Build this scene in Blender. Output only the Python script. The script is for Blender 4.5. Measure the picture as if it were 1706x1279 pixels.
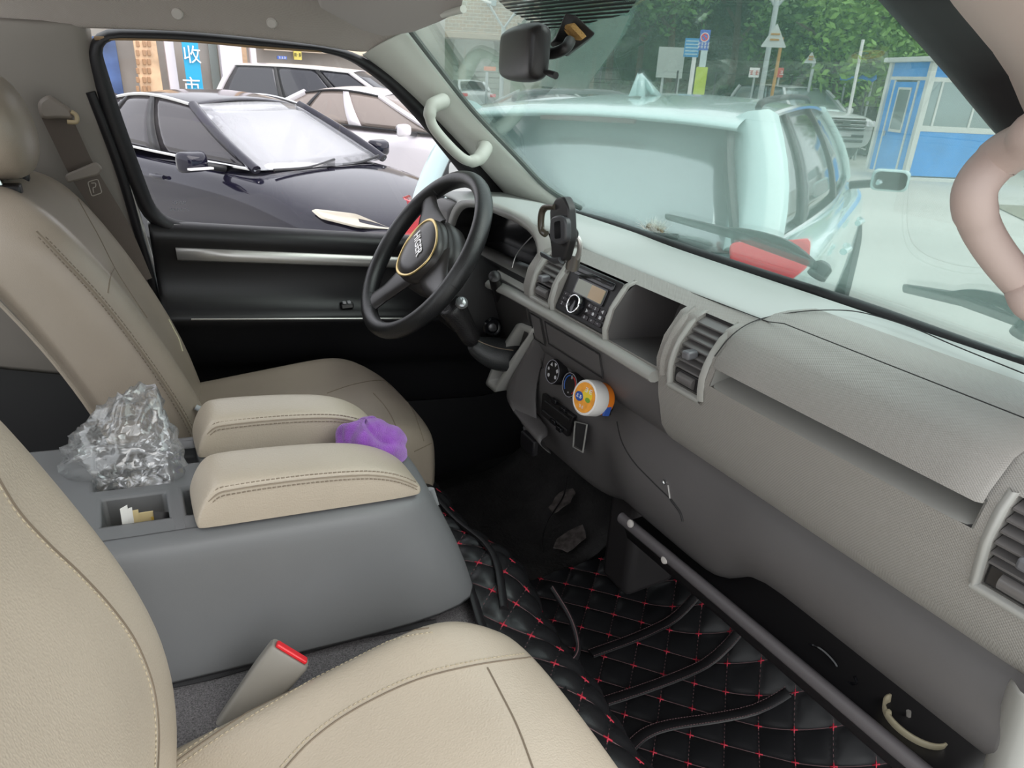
import bpy, bmesh, math, random
from mathutils import Vector, Matrix, noise
random.seed(7)
for o in list(bpy.data.objects): bpy.data.objects.remove(o)
SC = bpy.context.scene; COL = SC.collection
# ---------------------------------------------------------------- camera, sky, exposure
FPX, CAM = 1160.0, Vector((0, -.95, 1.12))
AZ, PT, RO = math.radians(29.4), math.radians(23.9), .05
CF = Vector((math.sin(AZ)*math.cos(PT), math.cos(AZ)*math.cos(PT), -math.sin(PT)))
_r = Vector((math.cos(AZ), -math.sin(AZ), 0)); _u = _r.cross(CF)
CR = _r*math.cos(RO)+_u*math.sin(RO); CU = _u*math.cos(RO)-_r*math.sin(RO)
cd = bpy.data.cameras.new('camera'); cam = bpy.data.objects.new('camera', cd); COL.objects.link(cam)
cd.sensor_width = 36; cd.lens = 36*FPX/1706; cd.clip_start = .02; cd.clip_end = 300
m = Matrix((CR, CU, -CF)).transposed().to_4x4(); m.translation = CAM; cam.matrix_world = m
SC.camera = cam
W = bpy.data.worlds.new('overcast_sky'); SC.world = W; W.use_nodes = True
W.node_tree.nodes['Background'].inputs[0].default_value = (.93, .97, 1, 1)
W.node_tree.nodes['Background'].inputs[1].default_value = 1.0
sl = bpy.data.lights.new('soft_sun', 'SUN'); sl.energy = 1.3; sl.angle = math.radians(60); sl.color = (1, .97, .92)
so = bpy.data.objects.new('soft_sun', sl); COL.objects.link(so); so.rotation_euler = Vector((.38, -.55, .75)).to_track_quat('Z', 'Y').to_euler()
SC.view_settings.view_transform = 'Standard'; SC.view_settings.look = 'None'
SC.view_settings.gamma = 1; SC.view_settings.use_curve_mapping = False
SC.view_settings.exposure = .98
# ---------------------------------------------------------------- where a sight line of the survey photo meets a real plane
def ray(px, py): return CF+CR*((px-853)/FPX)+CU*((639.5-py)/FPX)
def P(px, py, x=None, y=None, z=None, plane=None):
    r = ray(px, py)
    if x is not None: t = (x-CAM.x)/r.x
    elif y is not None: t = (y-CAM.y)/r.y
    elif z is not None: t = (z-CAM.z)/r.z
    else: t = (plane[0]-CAM).dot(plane[1])/r.dot(plane[1])
    return CAM+r*t
V = Vector
# ---------------------------------------------------------------- materials
MATS = {}
def mat(name, col, rough=.5, metal=0, spec=.5, bump=None, var=None, coat=0, sheen=0, alpha=1, emit=None):
    """bump=(kind,scale,strength[,dist]) ; var=(scale,amount)"""
    if name in MATS: return MATS[name]
    mt = bpy.data.materials.new(name); mt.use_nodes = True; nt = mt.node_tree; N = nt.nodes; L = nt.links
    b = N['Principled BSDF']; MATS[name] = mt
    b.inputs['Base Color'].default_value = (*col, 1); b.inputs['Roughness'].default_value = rough
    b.inputs['Metallic'].default_value = metal; b.inputs['Specular IOR Level'].default_value = spec
    b.inputs['Coat Weight'].default_value = coat; b.inputs['Coat Roughness'].default_value = .04
    b.inputs['Sheen Weight'].default_value = sheen; b.inputs['Alpha'].default_value = alpha
    if emit: b.inputs['Emission Color'].default_value = (*emit[:3], 1); b.inputs['Emission Strength'].default_value = emit[3]
    if bump or var: tc = N.new('ShaderNodeTexCoord')
    if var:
        nz = N.new('ShaderNodeTexNoise'); nz.inputs['Scale'].default_value = var[0]; nz.inputs['Detail'].default_value = 5
        L.new(tc.outputs['Object'], nz.inputs['Vector'])
        rp = N.new('ShaderNodeMapRange'); rp.inputs[1].default_value = .3; rp.inputs[2].default_value = .7
        rp.inputs[3].default_value = 1-var[1]; rp.inputs[4].default_value = 1+var[1]
        L.new(nz.outputs[0], rp.inputs[0])
        mx = N.new('ShaderNodeMix'); mx.data_type = 'RGBA'; mx.blend_type = 'MULTIPLY'; mx.inputs[0].default_value = 1
        mx.inputs[6].default_value = (*col, 1); L.new(rp.outputs[0], mx.inputs[7]); L.new(mx.outputs[2], b.inputs['Base Color'])
    if bump:
        k, sc, st = bump[:3]
        if k == 'noise': t = N.new('ShaderNodeTexNoise'); t.inputs['Detail'].default_value = 6
        elif k == 'cells': t = N.new('ShaderNodeTexVoronoi'); t.feature = 'F1'; t.inputs['Randomness'].default_value = .9
        elif k == 'dots': t = N.new('ShaderNodeTexVoronoi'); t.feature = 'F1'; t.inputs['Randomness'].default_value = 0
        elif k == 'weave': t = N.new('ShaderNodeTexWave'); t.bands_direction = 'DIAGONAL'
        t.inputs['Scale'].default_value = sc; L.new(tc.outputs['Object'], t.inputs['Vector'])
        bp = N.new('ShaderNodeBump'); bp.inputs['Strength'].default_value = st
        bp.inputs['Distance'].default_value = bump[3] if len(bump) > 3 else .001
        L.new(t.outputs[0], bp.inputs['Height']); L.new(bp.outputs[0], b.inputs['Normal'])
    return mt
def glass(name, tint, refl=.08, rough=.0, veil=0, vc=(.55, .85, .78)):
    """see-through pane: tinted transmission with mirror-like reflection, grazing angles reflect more"""
    mt = bpy.data.materials.new(name); mt.use_nodes = True; nt = mt.node_tree; N = nt.nodes; L = nt.links; MATS[name] = mt
    N.clear(); out = N.new('ShaderNodeOutputMaterial'); tr = N.new('ShaderNodeBsdfTransparent'); gl = N.new('ShaderNodeBsdfGlossy')
    tr.inputs[0].default_value = (*tint, 1); gl.inputs['Roughness'].default_value = rough
    lw = N.new('ShaderNodeFresnel'); lw.inputs[0].default_value = 1.45
    mu = N.new('ShaderNodeMath'); mu.operation = 'MULTIPLY_ADD'; mu.inputs[1].default_value = .55; mu.inputs[2].default_value = refl-.02
    L.new(lw.outputs[0], mu.inputs[0])
    mx = N.new('ShaderNodeMixShader'); L.new(mu.outputs[0], mx.inputs[0]); L.new(tr.outputs[0], mx.inputs[1]); L.new(gl.outputs[0], mx.inputs[2])
    last = mx
    if veil:
        df = N.new('ShaderNodeBsdfDiffuse'); df.inputs[0].default_value = (*vc, 1)
        m2 = N.new('ShaderNodeMixShader'); m2.inputs[0].default_value = veil
        L.new(mx.outputs[0], m2.inputs[1]); L.new(df.outputs[0], m2.inputs[2]); last = m2
    L.new(last.outputs[0], out.inputs[0]); return mt
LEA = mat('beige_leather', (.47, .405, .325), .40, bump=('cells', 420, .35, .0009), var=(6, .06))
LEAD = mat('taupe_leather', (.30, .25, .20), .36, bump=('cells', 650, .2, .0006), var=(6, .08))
THR = mat('beige_thread', (.50, .43, .31), .7)
THD = mat('brown_thread', (.19, .15, .11), .7)
DTOP = mat('soft_dash_top', (.40, .42, .405), .40, bump=('noise', 900, .12, .0005))  # paler, greenish base stands in for sky sheen on the dash top
DFACE = mat('knurled_dash_plastic', (.29, .275, .255), .38)
def knurl(mt, sc, st, dist):
    nt = mt.node_tree; N = nt.nodes; L = nt.links; tc = N.new('ShaderNodeTexCoord'); sx = N.new('ShaderNodeSeparateXYZ'); ad = N.new('ShaderNodeMath'); cx = N.new('ShaderNodeCombineXYZ')
    L.new(tc.outputs['Object'], sx.inputs[0]); L.new(sx.outputs[0], ad.inputs[0]); L.new(sx.outputs[2], ad.inputs[1]); L.new(sx.outputs[1], cx.inputs[0]); L.new(ad.outputs[0], cx.inputs[1])
    mp = N.new('ShaderNodeMapping'); mp.inputs['Rotation'].default_value = (0, 0, math.pi/4); L.new(cx.outputs[0], mp.inputs[0])
    v = N.new('ShaderNodeTexVoronoi'); v.voronoi_dimensions = '2D'; v.inputs['Randomness'].default_value = 0; v.inputs['Scale'].default_value = sc; L.new(mp.outputs[0], v.inputs['Vector'])
    bp = N.new('ShaderNodeBump'); bp.inputs['Strength'].default_value = st; bp.inputs['Distance'].default_value = dist
    L.new(v.outputs['Distance'], bp.inputs['Height']); L.new(bp.outputs[0], N['Principled BSDF'].inputs['Normal'])
knurl(DFACE, 430, .55, .0012)
DLIP = mat('smooth_dash_plastic', (.34, .335, .315), .34, bump=('noise', 900, .08, .0004))
DLOW = mat('charcoal_plastic', (.105, .098, .098), .48, bump=('noise', 900, .12, .0005), var=(5, .08))
CONS = mat('console_plastic', (.150, .153, .158), .45, bump=('noise', 800, .12, .0005), var=(5, .06))
BLK = mat('black_plastic', (.014, .013, .014), .38)
BLKS = mat('black_gloss', (.010, .010, .012), .12)
BLKV = mat('black_vinyl', (.011, .0105, .012), .42, bump=('cells', 700, .1, .0005))
DARK = mat('dark_recess', (.02, .019, .02), .7)
RUB = mat('black_rubber', (.012, .011, .013), .5)
HEAD = mat('headliner_cloth', (.42, .375, .345), .85, bump=('weave', 260, .35, .001))
PILB = mat('pillar_trim_brown', (.25, .225, .20), .55, bump=('noise', 700, .1, .0005))
PILA = mat('pillar_trim_grey', (.62, .63, .575), .5, bump=('noise', 700, .1, .0005))
PILR = mat('pillar_trim_pink', (.55, .45, .41), .5, bump=('noise', 700, .08, .0005))
SILV = mat('brushed_silver', (.62, .60, .58), .35, .7)
CHR = mat('chrome', (.8, .8, .8), .12, 1)
GOLD = mat('gold_trim', (.66, .50, .22), .28, .85)
CARP = mat('grey_carpet', (.17, .16, .167), .95, bump=('noise', 900, 1, .003), var=(520, .55))
CARD_ = mat('dark_carpet', (.016, .015, .016), .95, bump=('noise', 1200, .7, .002), var=(500, .3))
QLT = mat('black_quilt', (.0135, .0135, .015), .34, bump=('cells', 900, .15, .0004))
QTH = mat('pink_thread', (.13, .075, .08), .6)
QKN = mat('red_thread', (.55, .03, .06), .6)
PUR = mat('purple_towel', (.27, .06, .46), .95, bump=('noise', 700, 1.0, .003), sheen=.5, var=(60, .2))
WHT = mat('white_plastic', (.78, .76, .74), .35)
ORG = mat('orange_print', (.85, .22, .015), .4)
YEL = mat('yellow_paper', (.80, .68, .25), .7)
REDP = mat('red_plastic', (.72, .02, .03), .3)
WSG = glass('windshield_glass', (.94, .995, .98), .04, 0, .055)  # greenish diffuse veil imitates the bright haze over the outside view
SDG = glass('side_glass', (.97, .955, .97), .03)
CLR = glass('clear_film', (.95, .95, .96), .12, .06)
# ---------------------------------------------------------------- mesh helpers (world coordinates unless the root is flagged local)
def thing(name, label, cat, loc=(0, 0, 0), rz=0, group=None, local=False, kind=None):
    o = bpy.data.objects.new(name, None); COL.objects.link(o); o.empty_display_size = .05
    o.location = loc; o.rotation_euler = (0, 0, rz)
    o['label'] = label
    if cat: o['category'] = cat
    if group: o['group'] = group
    if kind: o['kind'] = kind
    if local: o['lc'] = 1
    return o
def off(par):
    v = V((0, 0, 0)); p = par
    while p is not None:
        if p.parent is None and p.get('lc'): return V((0, 0, 0))
        v = v+p.location; p = p.parent
    return v
def mk(name, vs, fs, mt, par=None, smooth=True, label=None, cat=None, group=None, kind=None, sub=0, bev=0, bsegs=2, thick=0, auto=None, toff=-1):
    vs = [V(v) for v in vs]
    if par is None:
        lo = V((min(v.x for v in vs)+max(v.x for v in vs), min(v.y for v in vs)+max(v.y for v in vs), 2*min(v.z for v in vs)))/2
    else: lo = off(par)
    me = bpy.data.meshes.new(name); me.from_pydata([v-lo for v in vs], [], fs); me.validate()
    bm = bmesh.new(); bm.from_mesh(me); bmesh.ops.recalc_face_normals(bm, faces=bm.faces); bm.to_mesh(me); bm.free()
    me.materials.append(mt)
    if smooth:
        for p in me.polygons: p.use_smooth = True
        if auto is not None: me.set_sharp_from_angle(angle=math.radians(auto))
    o = bpy.data.objects.new(name, me); COL.objects.link(o)
    if par is None: o.location = lo
    else: o.parent = par
    if thick: md = o.modifiers.new('t', 'SOLIDIFY'); md.thickness = thick; md.offset = toff
    if bev: md = o.modifiers.new('b', 'BEVEL'); md.width = bev; md.segments = bsegs; md.limit_method = 'ANGLE'; md.angle_limit = math.radians(35)
    if sub: md = o.modifiers.new('s', 'SUBSURF'); md.levels = md.render_levels = sub
    for k, v in (('label', label), ('category', cat), ('group', group), ('kind', kind)):
        if v: o[k] = v
    return o
def grid(name, rows, mt, par=None, cu=False, cv=False, caps=False, **k):
    n = len(rows[0]); vs = [p for r in rows for p in r]; fs = []
    for i in range(len(rows)-(0 if cu else 1)):
        for j in range(n-(0 if cv else 1)):
            a, b = i, (i+1) % len(rows); c, d = j, (j+1) % n
            fs.append((a*n+c, a*n+d, b*n+d, b*n+c))
    if caps: fs.append(tuple(range(n))); fs.append(tuple(range((len(rows)-1)*n, len(rows)*n)))
    return mk(name, vs, fs, mt, par, **k)
def spl(pts, n=6, closed=False):
    pts = [V(p) for p in pts]; out = []; N = len(pts)
    for i in range(N if closed else N-1):
        g = (lambda j: pts[j % N]) if closed else (lambda j: pts[max(0, min(N-1, j))])
        p0, p1, p2, p3 = g(i-1), g(i), g(i+1), g(i+2)
        for s in range(n):
            t = s/n
            out.append(.5*((2*p1)+(p2-p0)*t+(2*p0-5*p1+4*p2-p3)*t*t+(3*p1-p0-3*p2+p3)*t**3))
    if not closed: out.append(pts[-1])
    return out
def tubegeo(pts, r, n=8, closed=False, flat=None):
    pts = [V(p) for p in pts]; vs, fs = [], []; N = len(pts); up = None
    for i, p in enumerate(pts):
        a = pts[(i-1) % N] if closed or i else p; b = pts[(i+1) % N] if closed or i < N-1 else p
        t = (b-a).normalized()
        if up is None: up = t.orthogonal().normalized() if flat is None else (V(flat)-t*V(flat).dot(t)).normalized()
        up = (up-t*up.dot(t)).normalized(); s = t.cross(up)
        rr = r[i] if isinstance(r, (list, tuple)) else r; ra, rb = rr if isinstance(rr, (list, tuple)) else (rr, rr)
        for k in range(n):
            an = 2*math.pi*k/n; vs.append(p+up*math.cos(an)*ra+s*math.sin(an)*rb)
    for i in range(N if closed else N-1):
        for k in range(n):
            a = i*n+k; b = i*n+(k+1) % n; c = ((i+1) % N)*n+(k+1) % n; d = ((i+1) % N)*n+k; fs.append((a, b, c, d))
    if not closed: fs.append(tuple(range(n))); fs.append(tuple(range((N-1)*n, N*n)))
    return vs, fs
def tube(name, pts, r, mt, par=None, n=8, closed=False, flat=None, auto=50, **k):
    vs, fs = tubegeo(pts, r, n, closed, flat); return mk(name, vs, fs, mt, par, auto=auto, **k)
def merge(geos):
    vs, fs = [], []
    for a, b in geos:
        o = len(vs); vs += a; fs += [tuple(i+o for i in f) for f in b]
    return vs, fs
def stitches(name, pts, mt, par, step=.006, ln=.0035, r=.0006):
    """one row of separate thread stitches along a path"""
    pts = [V(p) for p in pts]; g = []; d = 0
    for a, b in zip(pts, pts[1:]):
        L = (b-a).length; t = (b-a).normalized()
        while d < L:
            q = a+t*d; g.append(tubegeo([q, q+t*ln], r, 4)); d += step
        d -= L
    if g: vs, fs = merge(g); return mk(name, vs, fs, mt, par, kind='stuff')
def boxgeo(c, ax, hs):
    c = V(c); X, Y, Z = [V(a) for a in ax]
    vs = [c+X*(sx*hs[0])+Y*(sy*hs[1])+Z*(sz*hs[2]) for sx in (-1, 1) for sy in (-1, 1) for sz in (-1, 1)]
    return vs, [(0, 1, 3, 2), (4, 6, 7, 5), (0, 4, 5, 1), (2, 3, 7, 6), (0, 2, 6, 4), (1, 5, 7, 3)]
AX = ((1, 0, 0), (0, 1, 0), (0, 0, 1))
def box(name, c, hs, mt, par=None, ax=AX, bev=.004, bsegs=2, **k):
    vs, fs = boxgeo(c, ax, hs); return mk(name, vs, fs, mt, par, bev=bev, bsegs=bsegs, auto=40, **k)
def plate(name, loop, dv, mt, par=None, bev=0, **k):
    n = len(loop); vs = [V(p) for p in loop]+[V(p)+V(dv) for p in loop]
    fs = [tuple(range(n)), tuple(range(2*n-1, n-1, -1))]+[(i, (i+1) % n, n+(i+1) % n, n+i) for i in range(n)]
    k.setdefault('auto', 35); return mk(name, vs, fs, mt, par, bev=bev, **k)
def band(name, A, B, dv, mt, par=None, closed=True, **k):
    """flat ring or strip between polylines A and B, thickened by dv"""
    n = len(A); A = [V(p) for p in A]; B = [V(p) for p in B]; d = V(dv)
    vs = A+B+[p+d for p in B]+[p+d for p in A]; fs = []
    for i in range(n if closed else n-1):
        j = (i+1) % n
        for q in range(4): r = (q+1) % 4; fs.append((q*n+i, q*n+j, r*n+j, r*n+i))
    if not closed: fs += [(0, n, 2*n, 3*n), (n-1, 2*n-1, 3*n-1, 4*n-1)]
    k.setdefault('auto', 35); return mk(name, vs, fs, mt, par, **k)
def lathe(name, prof, c, axis, mt, par=None, n=24, auto=35, caps=True, **k):
    a = V(axis).normalized(); u = a.orthogonal().normalized(); v = a.cross(u); c = V(c)
    rows = [[c+a*h+(u*math.cos(2*math.pi*j/n)+v*math.sin(2*math.pi*j/n))*r for j in range(n)] for r, h in prof]
    return grid(name, rows, mt, par, cv=True, caps=caps, auto=auto, **k)
def rr2(w, h, r, n=4):
    out = []
    for cx, cy, a0 in ((w-r, h-r, 0), (-w+r, h-r, 90), (-w+r, -h+r, 180), (w-r, -h+r, 270)):
        for i in range(n+1):
            a = math.radians(a0+90*i/n); out.append((cx+r*math.cos(a), cy+r*math.sin(a)))
    return out
def rrect(c, X, Y, w, h, r, n=4):
    c, X, Y = V(c), V(X), V(Y); return [c+X*a+Y*b for a, b in rr2(w, h, min(r, w*.99, h*.99), n)]
def roundpoly(pts, rad, n=5):
    """round the corners of a 3d polygon"""
    out = []; N = len(pts); pts = [V(p) for p in pts]
    for i, p in enumerate(pts):
        a, b = pts[i-1], pts[(i+1) % N]; r = rad[i] if isinstance(rad, (list, tuple)) else rad
        da, db = (a-p), (b-p); r1 = min(r, da.length*.48, db.length*.48)
        p0, p2 = p+da.normalized()*r1, p+db.normalized()*r1
        for s in range(n+1): t = s/n; out.append(p0*(1-t)**2+p*2*t*(1-t)+p2*t*t)
    return out
def text(name, s, size, mt, par, o, X, Y, ext=.0004, bold=0, align='CENTER', **k):
    cu = bpy.data.curves.new('tmp', 'FONT'); cu.body = s; cu.size = size; cu.align_x = align; cu.align_y = 'CENTER'; cu.extrude = 0; cu.offset = bold; cu.resolution_u = 3
    ob = bpy.data.objects.new('tmp', cu); COL.objects.link(ob); dg = bpy.context.evaluated_depsgraph_get()
    me = bpy.data.meshes.new_from_object(ob.evaluated_get(dg)); bpy.data.objects.remove(ob)
    X, Y = V(X).normalized(), V(Y).normalized(); Z = X.cross(Y); o = V(o)
    vs = [o+X*v.co.x+Y*v.co.y for v in me.vertices]; fs = [tuple(p.vertices) for p in me.polygons]
    bpy.data.meshes.remove(me)
    if not fs: return None
    return mk(name, vs, fs, mt, par, smooth=False, thick=ext, toff=0, **k)
def strokes(name, n, size, mt, par, o, X, Y):
    """row of unreadable printed characters: a few strokes in each cell"""
    X, Y = V(X).normalized(), V(Y).normalized(); N_ = X.cross(Y); o = V(o); g = []; rn = random.Random(n*7+int(size*1e4))
    for i in range(n):
        c = o+X*(i-(n-1)/2)*size*1.1; t = size*.06
        for k in (-.32, 0, .32): g.append(boxgeo(c+Y*size*k+X*size*rn.uniform(-.06, .06), (X, Y, N_), (size*rn.uniform(.22, .42), t, size*.02)))
        g.append(boxgeo(c+X*size*rn.uniform(-.25, .25), (X, Y, N_), (t, size*.40, size*.02)))
    a, b = merge(g); return mk(name, a, b, mt, par, smooth=False)
def hit(o, px, py, lift=0):
    """point of a finished surface on a sight line"""
    bpy.context.view_layer.update(); dg = bpy.context.evaluated_depsgraph_get(); e = o.evaluated_get(dg); M = e.matrix_world.inverted()
    ok, p, n, i = e.ray_cast(M @ CAM, (M.to_3x3() @ ray(px, py)).normalized())
    if not ok: return None
    p, n = e.matrix_world @ p, (e.matrix_world.to_3x3() @ n).normalized()
    if n.dot(CAM-p) < 0: n = -n
    return p+n*lift
def hits(o, pts, lift=0, n=6):
    a = [V((x, y, 0)) for x, y in pts]; r = [hit(o, q.x, q.y, lift) for q in spl(a, n)]
    return [q for q in r if q is not None]
def lerp(a, b, t): return a+(b-a)*t
def interp(x, xs, ys):
    if x <= xs[0]: return ys[0]
    for i in range(len(xs)-1):
        if x <= xs[i+1]: return lerp(ys[i], ys[i+1], (x-xs[i])/(xs[i+1]-xs[i]))
    return ys[-1]
def sm(t): t = max(0, min(1, t)); return t*t*(3-2*t)
# ================================================================ VAN SHELL
DP = (V((0, .74, .78)), V((0, 1, .22)).normalized())       # driver's door plane
WP = (V((.57, 0, 1.19)), V((1, 0, 1.054)).normalized())     # windshield plane
DN, WN = DP[1], WP[1]
def dpl(px, py, o=0): return P(px, py, plane=DP)-DN*o
def wpl(px, py, o=0): return P(px, py, plane=WP)-WN*o
# --- floor (cab floor, engine hump) and firewall
fl = grid('floor', [[V((x, y, z)) for y in (-.80, -.4, 0, .4, .80)] for x, z in ((-.9, -.10), (.1, -.09), (.6, -.06), (.86, -.045), (1.06, -.03), (1.13, .12), (1.15, .30), (1.15, .72))], CARD_, thick=.01, kind='structure', label='dark carpeted cab floor rising to the firewall')
# --- headliner
edge = [(-90, 40), (0, 44), (130, 48), (300, 51), (450, 66), (540, 77), (600, 91)]
rows = []
for px, py in edge:
    q = dpl(px, py, .012)
    rows.append([q, q+V((0, -.012, .035)), q+V((0, -.045, .085)), q+V((0, -.12, .135)), V((q.x, .38, 1.318)), V((q.x, 0, 1.335)), V((q.x, -.40, 1.328)), V((q.x, -.62, 1.30)), V((q.x, -.70, 1.255)), V((q.x, -.735, 1.205)), V((q.x, -.755, 1.18))])
x1 = .505
rows.append([P(652, 82, y=.615), P(660, 68, y=.60), P(668, 56, y=.59)]+[V((x1+.03, .52, 1.218)), V((x1, .38, 1.245)), V((x1-.005, 0, 1.268)), V((x1, -.36, 1.252)), V((x1+.02, -.48, 1.232)), V((x1+.03, -.53, 1.222)), V((x1+.02, -.58, 1.214)), V((x1, -.63, 1.205))])
ceil = grid('ceiling', rows, HEAD, sub=2, thick=.012, toff=1, kind='structure', label='warm grey woven headliner above the driver window')
for px, py in ((295, 23), (452, 38)):
    q = hit(ceil, px, py, .001); lathe('trim_clip', [(.001, .004), (.008, .0035), (.0105, .001), (.011, -.004)], q, V((-.25, -.85, -.42)), PILB if 0 else mat('clip_grey', (.60, .56, .53), .5), ceil, n=16)
# --- B pillar trim with belt recess
rows = []
for px0, py0, px1, py1 in ((-120, 22, 150, 34), (-120, 120, 152, 90), (-120, 200, 178, 180), (-120, 300, 215, 300), (-120, 420, 250, 430), (-120, 470, 262, 560), (-120, 500, 285, 640)):
    a, b = dpl(px0, py0, .03), dpl(px1, py1, .015); a.x = -.75
    rows.append([a, lerp(a, b, .4)+V((0, -.01, 0)), lerp(a, b, .62)+V((0, -.02, 0)), lerp(a, b, .8)+V((0, -.005, 0)), lerp(a, b, .93), b, b+V((.004, .05, 0))])
trim1 = grid('trim_1', rows, PILB, sub=1, thick=.01, toff=1, kind='structure', label='brown grey B pillar trim behind the driver seat')
mk('wall_left', [(-.9, .80, -.10), (1.15, .80, -.10), (1.15, .80, .62), (.9, .80, .62), (-.06, .80, .62), (-.09, .80, .95), (-.9, .80, .95)], [(0, 1, 2, 3, 4, 5, 6)], BLKV, None, smooth=False, thick=.02, kind='structure', label='black lower side wall of the cab, also standing in for shadow behind the seat')  # rear rise is black in place of the shadow behind the driver seat
mk('wall_back_light_block', [(-.78, -.05, -.10), (-.78, .80, -.10), (-.86, .80, 1.30), (-.86, -.05, 1.30)], [(0, 1, 2, 3)], DARK, None, smooth=False, thick=.02, kind='structure', label='dark panel added behind the driver seat to block light')  # dark panel added to keep light from the rear off the seats
# --- driver window, seal
IN = [(163, 66), (300, 69), (420, 79), (530, 85), (580, 98), (640, 140), (700, 203), (750, 266), (806, 335), (812, 407), (680, 399), (450, 386), (268, 371), (238, 292), (196, 175)]
OU = [(138, 50), (300, 52), (450, 67), (545, 78), (602, 92), (668, 137), (728, 196), (778, 250), (846, 330), (850, 420), (680, 410), (450, 396), (250, 384), (208, 300), (160, 178)]
win = thing('window_1', 'driver side window of the van with black rubber seal', None, dpl(480, 380), kind='structure')
il = roundpoly([dpl(*p) for p in IN], [.035]+[.06]*13+[.1]); ol = roundpoly([dpl(*p) for p in OU], [.06]+[.06]*13+[.1])
plate('pane', roundpoly([lerp(dpl(*a), dpl(*b), .3)+DN*.012 for a, b in zip(IN, OU)], .04), DN*.004, SDG, win)
ml = [lerp(a, b, .5)-DN*.016 for a, b in zip(il, ol)]
grid('window_seal', [[p+DN*.02 for p in il], il, ml, [p-DN*.004 for p in ol], [p+DN*.02 for p in ol]], RUB, win, cv=True)
tube('seal_lip', spl([lerp(dpl(*IN[i]), dpl(*OU[i]), .25)-DN*.008 for i in range(0, 4)], 5), .0035, mat('tan_felt', (.30, .20, .11), .8), win, n=6)
tube('glass_run', spl([dpl(*p)-DN*.004 for p in ((268, 372), (450, 387), (680, 400))], 5), .0025, SILV, win, n=6)
text('glass_mark', 'LEHW', .010, mat('etch_grey', (.30, .30, .34), .6), win, dpl(300, 341)+DN*.010, (1, 0, -.06), (0, -.2, 1), .0002)
strokes('glass_mark', 6, .006, MATS['etch_grey'], win, dpl(300, 352)+DN*.010, (1, 0, -.06), (0, -.2, 1))
# --- driver's door panel (beltline falls towards the front)
dr = thing('door_1', 'black vinyl driver door panel with brushed silver strip', None, V((.3, .78, .05)), kind='structure')
SH = -.115
def dz(x, z): return z+SH*(x-.05)
prof = [(.30, .805), (.36, .79), (.43, .775), (.455, .765), (.47, .735), (.56, .72), (.585, .70), (.595, .70), (.605, .735), (.66, .752), (.70, .75), (.735, .742), (.765, .725), (.782, .728), (.79, .745), (.785, .77)]
rows = [[V((x, y, dz(x, z))) for z, y in prof] for x in (.035, .05, .08, .2, .35, .5, .65, .80, .95)]
grid('door_panel', rows, BLKV, dr, sub=1, thick=.01, toff=1)
a, b = dpl(290, 425), dpl(690, 452)
st = [V((x, .727, dz(x, .728)+dzz)) for x, dzz in ((.082, 0), (.2, 0), (.35, 0), (.5, 0), (.62, 0), (.72, 0))]
grid('silver_strip', [[p+V((0, .006, .020)), p+V((0, -.006, .016)), p+V((0, -.009, -.008)), p+V((0, .006, -.014))] for p in st], SILV, dr, thick=.004)
tube('trim_line', [V((x, .689, dz(x, .5915))) for x in (.09, .3, .45, .62)], .0022, SILV, dr, n=6)
tube('trim_line', [V((x, .757, dz(x, .458))) for x in (.10, .3, .5, .68)], .003, BLK, dr, n=6)
sw = P(577, 508, y=.72); box('window_switch', sw, (.016, .012, .007), BLKS, dr, bev=.003)
for k in (0, 1): box('switch_rocker', sw+V((-.006+.012*k, -.004, .008)), (.004, .006, .003), mat('switch_mark', (.45, .45, .47), .4), dr, bev=.001)
# jamb strip beside the pillar
tube('body_jamb', spl([dpl(*p)-DN*.002 for p in ((178, 200), (205, 285), (232, 370), (262, 480), (280, 600))], 4), [(.007, .007)]*17, mat('jamb_white', (.55, .53, .50), .4), dr, n=8)
tube('jamb_seal', spl([dpl(*p)-DN*.012 for p in ((150, 150), (196, 270), (226, 370), (262, 500), (285, 640))], 4), .009, RUB, dr, n=8)
# --- windshield
ws = thing('window_2', 'green tinted windshield with dotted shade band', None, V((.75, 0, .83)), kind='structure')
def wz(y, z): return V((.57+(1.19-z)*1.054, y, z))
wl = [wz(.592, 1.193), wz(.45, 1.232), wz(.2, 1.25), wz(0, 1.255), wz(-.2, 1.25), wz(-.40, 1.225), wz(-.505, 1.20), wz(-.56, 1.13), wz(-.61, 1.06), wz(-.64, .94), wz(-.62, .825), wz(-.3, .822), wz(0, .82), wz(.3, .822), wz(.62, .825), wz(.645, .95), wz(.63, 1.06)]
plate('pane', wl, WN*.005, WSG, ws)
tube('upper_seal', spl([p+V((-.006, 0, .006)) for p in wl[:7]], 4), .010, RUB, ws, n=8)
# dotted shade band around the mirror mount
ft = mat('dotted_frit', (.02, .02, .022), .6)
nt = ft.node_tree; tc = nt.nodes.new('ShaderNodeTexCoord'); vo = nt.nodes.new('ShaderNodeTexVoronoi'); vo.inputs['Randomness'].default_value = 0; vo.inputs['Scale'].default_value = 260
gt = nt.nodes.new('ShaderNodeMath'); gt.operation = 'LESS_THAN'; gt.inputs[1].default_value = .46
nt.links.new(tc.outputs['Object'], vo.inputs['Vector']); nt.links.new(vo.outputs['Distance'], gt.inputs[0]); nt.links.new(gt.outputs[0], nt.nodes['Principled BSDF'].inputs['Alpha'])
plate('shade_band', [wpl(*p, o=.002) for p in ((815, -20), (845, 12), (905, 46), (960, 42), (1048, 20), (1075, -20))], -WN*.0008, ft, ws)
plate('old_sticker_film', [wpl(*p, o=.003) for p in ((1000, 30), (1052, 22), (1030, 70), (975, 148), (900, 140), (930, 70))], -WN*.0005, glass('dusty_film', (.95, .95, .93), .05, .2, .10), ws)
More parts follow.
